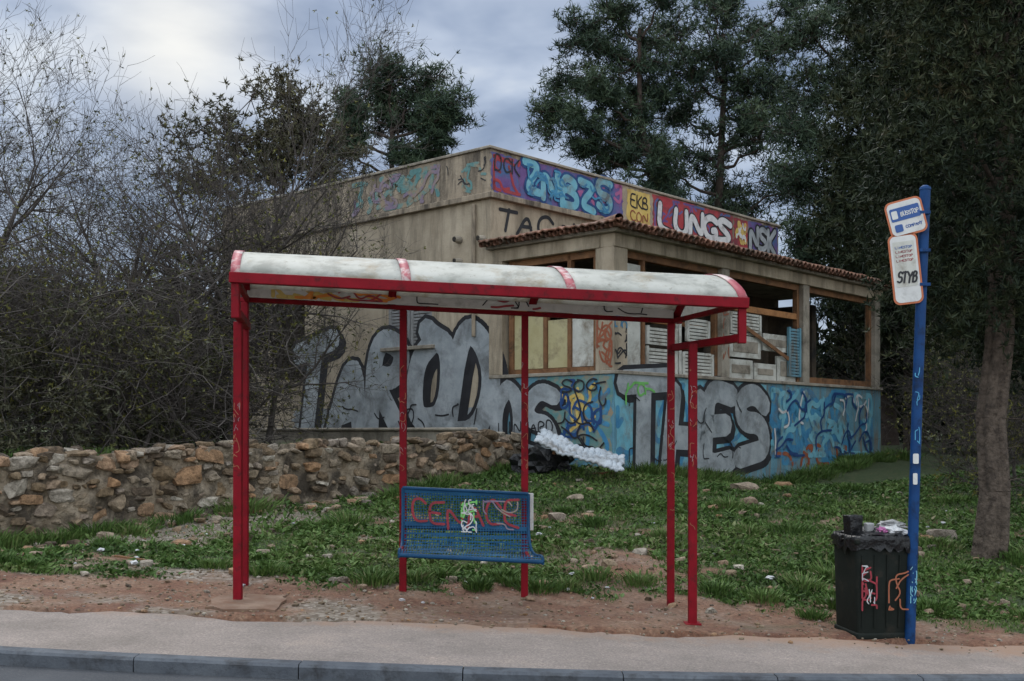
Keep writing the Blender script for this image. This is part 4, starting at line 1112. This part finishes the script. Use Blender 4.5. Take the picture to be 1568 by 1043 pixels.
Pd = empty('concrete_slab')
rr = random.Random(4); P = []
for i in range(18):
    a = i/18*2*math.pi; rx = .28*(1+rr.uniform(-.2, .2)); ry = .42*(1+rr.uniform(-.2, .2))
    P.append((-2.12+rx*math.copysign(abs(math.cos(a))**.6, math.cos(a)), 8.98+ry*math.copysign(abs(math.sin(a))**.6, math.sin(a))))
nP = len(P); V = [(x, y, gz(x)+.02) for x, y in P]+[(x*1.0, y, gz(x)-.1) for x, y in P]
mesh_py('slab', V, [tuple(range(nP))]+[(i, i+nP, (i+1) % nP+nP, (i+1) % nP) for i in range(nP)], mat_noise('slab_concrete', (.13, .08, .055), (.24, .165, .12), 6, .95, (.15, .08, .05), 5, .42, .62), Pd)

# ------------------------------------------------------------------ bus stop sign
BS = empty('bus_stop_sign')
px0, py0 = 3.165, 8.84; z0 = gz(px0)
V, F = tubes([(px0, py0, z0-.1), (px0+.06, py0, 1.7)], [(px0+.06, py0, 1.7), (px0+.125, py0, 3.42)], [.041, .041], [.041, .041], 20)
mesh_np('pole', V, F, M['bluepole'], BS, smooth=True)
V, F = tubes([(px0+.125, py0, 3.42), (px0+.1255, py0, 3.44)], [(px0+.1255, py0, 3.44), (px0+.126, py0, 3.455)], [.046, .042], [.042, .02], 16)
mesh_np('pole_cap', V, F, M['bluepole'], BS, smooth=True)
def rrect(w, h, r, n=6):
    P = []
    for cx, cy, a0 in ((w/2-r, h/2-r, 0), (-w/2+r, h/2-r, 90), (-w/2+r, -h/2+r, 180), (w/2-r, -h/2+r, 270)):
        for i in range(n+1):
            a = math.radians(a0+90*i/n); P.append((cx+r*math.cos(a), cy+r*math.sin(a)))
    return P
def plate(nm, fr, cx, cz, w, h, r, d0, d1, mat, parent):
    P = rrect(w, h, r); n_ = len(P)
    V = [fr.p(cx+a, cz+b2, d1) for a, b2 in P]+[fr.p(cx+a, cz+b2, d0) for a, b2 in P]
    F = [tuple(range(n_)), tuple(range(2*n_-1, n_-1, -1))]+[(i, i+n_, (i+1) % n_+n_, (i+1) % n_) for i in range(n_)]
    o = mesh_py(nm, V, F, mat, parent); bevel_obj(o, 0, 1)
ang = math.radians(-14)
zu = 3.20; zl = 2.78
def sfr(x, z, tl):
    U_ = np.array([math.cos(ang), math.sin(ang), tl]); U_ /= np.linalg.norm(U_)
    N_ = np.array([math.sin(ang), -math.cos(ang), 0]); Zs = np.cross(N_, U_); Zs = -Zs if Zs[2] < 0 else Zs
    return Fr((x, py0-.055, z), U_, N_, Zs)
FS1 = sfr(px0+.055, zu+.02, .24)
FS2 = sfr(px0+.055, zl+.015, .10)
plate('upper_plate_border', FS1, -.10, 0, .285, .29, .05, -.012, 0, M['signorange'], BS)
plate('upper_plate_face', FS1, -.10, 0, .255, .26, .04, 0, .003, M['signwhite'], BS)
plate('upper_plate_blue', FS1, -.10, +.035, .225, .105, .012, .003, .006, M['signblue'], BS)
plate('upper_plate_icon', FS1, -.18, +.035, .045, .065, .01, .006, .008, M['signwhite'], BS)
plate('upper_plate_blue2', FS1, -.17, -.075, .06, .06, .012, .003, .006, M['signblue'], BS)
gtext('sign_text', FS1, 'BUSSTOP', -.135, .015, .14, .035, .006, M['signwhite'], None, .007, BS, jit=.01, step=.00005)
gtext('sign_text2', FS1, 'COMPANY', -.12, -.085, .13, .025, .005, M['signblue'], None, .005, BS, jit=.01, step=.00005)
plate('lower_plate_border', FS2, -.10, 0, .225, .56, .05, -.012, 0, M['signorange'], BS)
plate('lower_plate_face', FS2, -.10, 0, .195, .53, .04, 0, .003, M['signwhite'], BS)
plate('lower_plate_panel', FS2, -.10, +.04, .16, .36, .01, .003, .005, M['whiteboard'], BS)
for k in range(4):
    gtext('sign_line', FS2, 'LINESTOP', -.165, .165-.035*k, .13, .018, .004, M['signblue'] if k == 0 else M['gred'], None, .006, BS, jit=.01, step=.00005)
gtext('sign_tag', FS2, 'STYB', -.175, -.11, .15, .09, .015, M['black'], None, .008, BS, slant=.2, step=.0001)
for z in (zu, zl+.12, zl-.15):
    bar('clamp', (px0+.06, py0-.05, z+.03), (px0+.145, py0-.05, z+.03), .03, .025, M['bluepole'], BS, .003)
FP = Fr((px0, py0-.043, 0), (1, 0, 0), (0, -1, 0))
plate('pole_sticker', FP, .035, 1.28, .045, .08, .01, 0, .002, M['signwhite'], BS)
plate('pole_sticker', FP, .03, 1.12, .035, .09, .01, 0, .002, M['signwhite'], BS)
wild('pole_scribble', FP, .03, .065, 1.4, 2.0, 8, .008, M['gblue'], .001, BS, 111, .08, .0001)

# ------------------------------------------------------------------ litter bin
LB = empty('litter_bin')
bx, by = 2.95, 9.05; bz0 = gz(bx)-.02
def taper_box(nm, cx, cy, z0, z1, w0, w1, d0, d1, mat, parent, bev=.03, rot=.12):
    V = []
    for (z, w, d) in ((z0, w0, d0), (z1, w1, d1)):
        for sx in (-1, 1):
            for sy in (-1, 1):
                x = sx*w/2; y = sy*d/2
                V.append((cx+x*math.cos(rot)-y*math.sin(rot), cy+x*math.sin(rot)+y*math.cos(rot), z))
    F = [(0, 1, 3, 2), (4, 6, 7, 5), (0, 4, 5, 1), (2, 3, 7, 6), (0, 2, 6, 4), (1, 5, 7, 3)]
    o = mesh_py(nm, V, F, mat, parent); bevel_obj(o, bev, 3)
    for p in o.data.polygons: p.use_smooth = True
    return o
taper_box('body', bx, by, bz0+.02, bz0+.77, .47, .50, .44, .48, M['bin'], LB, .045)
taper_box('rim', bx, by, bz0+.76, bz0+.81, .53, .53, .50, .50, M['bin'], LB, .02)
taper_box('base', bx, by, bz0-.0, bz0+.06, .49, .49, .46, .46, M['bin'], LB, .02)
for k in range(-2, 3):
    a = .12; ox = k*.1
    bar('rib', (bx+ox*math.cos(a)+.235*math.sin(a), by+ox*math.sin(a)-.235*math.cos(a)+.012, bz0+.1), (bx+ox*1.05*math.cos(a)+.25*math.sin(a), by+ox*math.sin(a)-.25*math.cos(a)+.012, bz0+.68), .012, .02, M['bin'], LB, .003)
FBb = Fr((bx+.25*math.sin(.12), by-.25*math.cos(.12)-.018, bz0), (math.cos(.12), math.sin(.12), 0), (math.sin(.12), -math.cos(.12), 0))
wild('bin_tag_r', FBb, -.22, -.10, .25, .60, 11, .014, M['benchred'], .004, LB, 121, .18, .0002)
wild('bin_tag_w', FBb, -.22, -.12, .30, .60, 7, .008, M['litter'], .007, LB, 122, .14, .0002)
wild('bin_tag_b', FBb, .0, .16, .25, .55, 6, .012, M['brownred'], .005, LB, 123, .22, .0002)
wild('bin_tag_c', FBb, .18, .23, .3, .62, 11, .007, M['cyan'], .007, LB, 124, .1, .0002)
nS = 96; rowsS = 9; V = []
for j_ in range(rowsS):
    f_ = j_/(rowsS-1)
    for i in range(nS):
        a = i/nS*2*math.pi; cs, sn = math.cos(a), math.sin(a)
        hx = .5*.5*(1.10); hy = .5*.47*(1.10)
        rr_ = (abs(cs/hx)**5+abs(sn/hy)**5)**(-1/5)
        pl = mnoise.noise(Vector((cs*7, sn*7, f_*1.3)))*.022+mnoise.noise(Vector((cs*16, sn*16, f_*2)))*.010
        if j_ == 0: q = .86
        elif j_ == 1: q = .98
        else: q = 1.02
        rr2 = rr_*q+pl*min(1, f_*2+.3)+.004
        drop = .08+.10*abs(mnoise.noise(Vector((cs*2.2+5, sn*2.2, 0))))*2+.02*mnoise.noise(Vector((cs*9, sn*9, 3)))
        z = bz0+.822+(0.01 if j_ == 1 else 0)-(max(f_-.12, 0)/.88)*drop
        x_ = rr2*cs; y_ = rr2*sn
        V.append((bx+x_*math.cos(.12)-y_*math.sin(.12), by+x_*math.sin(.12)+y_*math.cos(.12), z))
F = [(j_*nS+i, j_*nS+(i+1) % nS, (j_+1)*nS+(i+1) % nS, (j_+1)*nS+i) for j_ in range(rowsS-1) for i in range(nS)]
mesh_py('bin_liner', V, F, M['bag'], LB, True)
def blob(nm, c_, s, mat, seed, amp=.35, parent=LB, sub=3):
    bm = bmesh.new(); bmesh.ops.create_icosphere(bm, subdivisions=sub, radius=1)
    for v_ in bm.verts:
        n_ = mnoise.noise(v_.co*2.2+Vector((seed, 0, 0)))*amp + abs(mnoise.noise(v_.co*5+Vector((0, seed, 0))))*amp*.6
        v_.co *= 1+n_; v_.co = Vector((v_.co.x*s[0], v_.co.y*s[1], v_.co.z*s[2]))+Vector(c_)
    me = bpy.data.meshes.new(nm); bm.to_mesh(me); bm.free(); me.materials.append(mat)
    link(bpy.data.objects.new(nm, me), parent)
blob('bag_lump', (bx-.02, by, bz0+.79), (.22, .2, .08), M['bag'], 5, .5)
blob('bag_lump2', (bx+.13, by-.04, bz0+.85), (.10, .09, .04), M['litter'], 8, .6)
blob('paper', (bx+.03, by-.10, bz0+.86), (.04, .03, .025), M['pink'], 9, .7)
blob('bag_lump3', (bx+.16, by+.04, bz0+.89), (.10, .08, .04), M['metal'], 15, .6)
taper_box('black_box', bx-.18, by-.03, bz0+.80, bz0+.98, .11, .13, .1, .1, M['bag'], LB, .01, .4)
taper_box('cup', bx-.06, by-.06, bz0+.80, bz0+.92, .05, .07, .05, .07, M['metal'], LB, .015, .2)

# ------------------------------------------------------------------ discarded sheet (corrugated)
DS = empty('corrugated_sheet')
V = []; n1_, n2_ = 72, 24
p00 = np.array([.45, 17.7, 1.52]); pu = np.array([1.30, -.45, -.42]); pv = np.array([-.15, -1.0, -.22])
nn = np.cross(pu, pv); nn /= np.linalg.norm(nn)
for i in range(n1_+1):
    for j_ in range(n2_+1):
        s_ = i/n1_; t_ = j_/n2_
        cr_ = mnoise.noise(Vector((s_*3.2, t_*2.6, 4)))*.11+mnoise.noise(Vector((s_*8, t_*7, 9)))*.03
        V.append(p00+pu*(s_+.03*mnoise.noise(Vector((t_*5, 1, s_*2))))+pv*t_*.8+nn*(.012*math.sin(s_*95)+.06*math.sin(s_*3.1)+cr_))
F = [(i*(n2_+1)+j_, (i+1)*(n2_+1)+j_, (i+1)*(n2_+1)+j_+1, i*(n2_+1)+j_+1) for i in range(n1_) for j_ in range(n2_)]
o = mesh_py('sheet', V, F, M['sheet'], DS, True); m_ = o.modifiers.new('s', 'SOLIDIFY'); m_.thickness = .03
bar('support_plank', (.5, 17.6, .6), (.75, 17.5, 1.38), .1, .05, M['wood'], DS)
bar('support_plank2', (.3, 17.9, .7), (1.6, 17.3, .85), .12, .05, M['wood'], DS)
blob('dark_rubble', (.5, 17.7, .95), (.45, .3, .28), M['bag'], 21, .5, DS)
LT = empty('litter')
for k in range(34):
    y = R.uniform(9.3, 15); x = R.uniform(-4.5, 5)*y/11
    dx = x-W0[0]; dy = y-W0[1]
    if dx*v[0]+dy*v[1] > -.2: continue
    z = float(terr(x, y))+.02; s = R.uniform(.012, .035)
    blob('scrap', (x, y, z+s*.5), (s, s*.8, s*.5), M['litter'], k*3.1, .8, LT, 2)
bar('stick', (-3.9, 10.9, float(terr(-3.9, 10.9))+.03), (-3.5, 10.7, float(terr(-3.5, 10.7))+.03), .02, .02, M['wood'], LT)

# ------------------------------------------------------------------ world + light
az = math.radians(-17); el = math.radians(48)
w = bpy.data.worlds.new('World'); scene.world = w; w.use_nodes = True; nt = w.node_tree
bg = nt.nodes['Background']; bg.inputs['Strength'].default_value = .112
sky = nt.nodes.new('ShaderNodeTexSky'); sky.sky_type = 'NISHITA'; sky.sun_disc = False
sky.sun_elevation = el; sky.sun_rotation = az
tc = nt.nodes.new('ShaderNodeTexCoord')
sp = nt.nodes.new('ShaderNodeSeparateXYZ'); nt.links.new(tc.outputs['Generated'], sp.inputs[0])
def mth(op, a, b=None, clamp=False):
    n = nt.nodes.new('ShaderNodeMath'); n.operation = op; n.use_clamp = clamp
    for i, s in enumerate((a, b)):
        if s is None: continue
        if isinstance(s, (int, float)): n.inputs[i].default_value = s
        else: nt.links.new(s, n.inputs[i])
    return n.outputs[0]
zc = mth('MAXIMUM', sp.outputs[2], 0.0); zp = mth('ADD', zc, .22)
cx = mth('DIVIDE', sp.outputs[0], zp); cy = mth('DIVIDE', sp.outputs[1], zp)
cb = nt.nodes.new('ShaderNodeCombineXYZ'); nt.links.new(cx, cb.inputs[0]); nt.links.new(cy, cb.inputs[1])
nz1 = noise_node(nt, 2.1, 5, .52, .3, cb.outputs[0])
cr = ramp(nt, nz1.outputs[0], [(.38, (2.0, 2.65, 3.9)), (.47, (3.0, 3.7, 5.0)), (.56, (4.4, 5.1, 6.3)), (.66, (6.5, 7.0, 7.6))])
hf = ramp(nt, sp.outputs[2], [(.03, (1, 1, 1)), (.22, (0, 0, 0))])
c1 = mixc(nt, mth('MULTIPLY', hf.outputs[0], .45), cr.outputs[0], (5.0, 5.7, 6.7))
dv = nt.nodes.new('ShaderNodeVectorMath'); dv.operation = 'DOT_PRODUCT'; nt.links.new(tc.outputs['Generated'], dv.inputs[0])
gd = Vector((-.302, 1, .353)).normalized(); dv.inputs[1].default_value = gd
gl = mth('POWER', mth('MAXIMUM', dv.outputs['Value'], 0), 520)
gl2 = mth('MULTIPLY', gl, mth('MULTIPLY', nz1.outputs[0], 1.5), True)
c2 = mixc(nt, gl2, c1, (9.8, 9.5, 8.6))
skm = mixc(nt, .88, sky.outputs[0], c2)
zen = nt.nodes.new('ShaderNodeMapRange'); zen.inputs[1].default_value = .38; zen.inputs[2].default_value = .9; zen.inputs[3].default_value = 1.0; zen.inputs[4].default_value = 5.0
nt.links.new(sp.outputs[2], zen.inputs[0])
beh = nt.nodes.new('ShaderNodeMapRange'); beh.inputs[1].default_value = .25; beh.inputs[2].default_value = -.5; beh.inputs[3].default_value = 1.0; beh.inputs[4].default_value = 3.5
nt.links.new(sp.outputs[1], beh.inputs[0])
fac = mth('MAXIMUM', zen.outputs[0], beh.outputs[0])  # unseen overhead and rear sky boosted to add light on facades and ground
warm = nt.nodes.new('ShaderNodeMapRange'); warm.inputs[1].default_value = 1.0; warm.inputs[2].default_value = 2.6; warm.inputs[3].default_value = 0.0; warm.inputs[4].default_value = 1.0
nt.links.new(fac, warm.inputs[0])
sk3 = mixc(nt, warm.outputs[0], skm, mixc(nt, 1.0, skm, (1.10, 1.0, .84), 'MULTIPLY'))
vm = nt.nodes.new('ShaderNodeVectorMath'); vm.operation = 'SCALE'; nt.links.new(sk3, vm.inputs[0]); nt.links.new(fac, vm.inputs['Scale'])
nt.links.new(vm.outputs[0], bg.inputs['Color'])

sd = bpy.data.lights.new('sun', 'SUN'); sd.energy = .8; sd.angle = math.radians(25); sd.color = (1, .95, .88)
so = link(bpy.data.objects.new('sun', sd))
dirv = Vector((math.sin(az)*math.cos(el), math.cos(az)*math.cos(el), math.sin(el)))
so.rotation_euler = dirv.to_track_quat('Z', 'Y').to_euler()

# ------------------------------------------------------------------ camera
cd = bpy.data.cameras.new('camera'); cam = link(bpy.data.objects.new('camera', cd))
cam.location = (0, 0, 1.5); cam.rotation_euler = (math.radians(90), 0, 0)
cd.sensor_width = 36; cd.lens = 39.03; cd.shift_y = .0883; cd.clip_end = 2000
scene.camera = cam
scene.view_settings.view_transform = 'Standard'; scene.view_settings.look = 'None'; scene.view_settings.exposure = 0
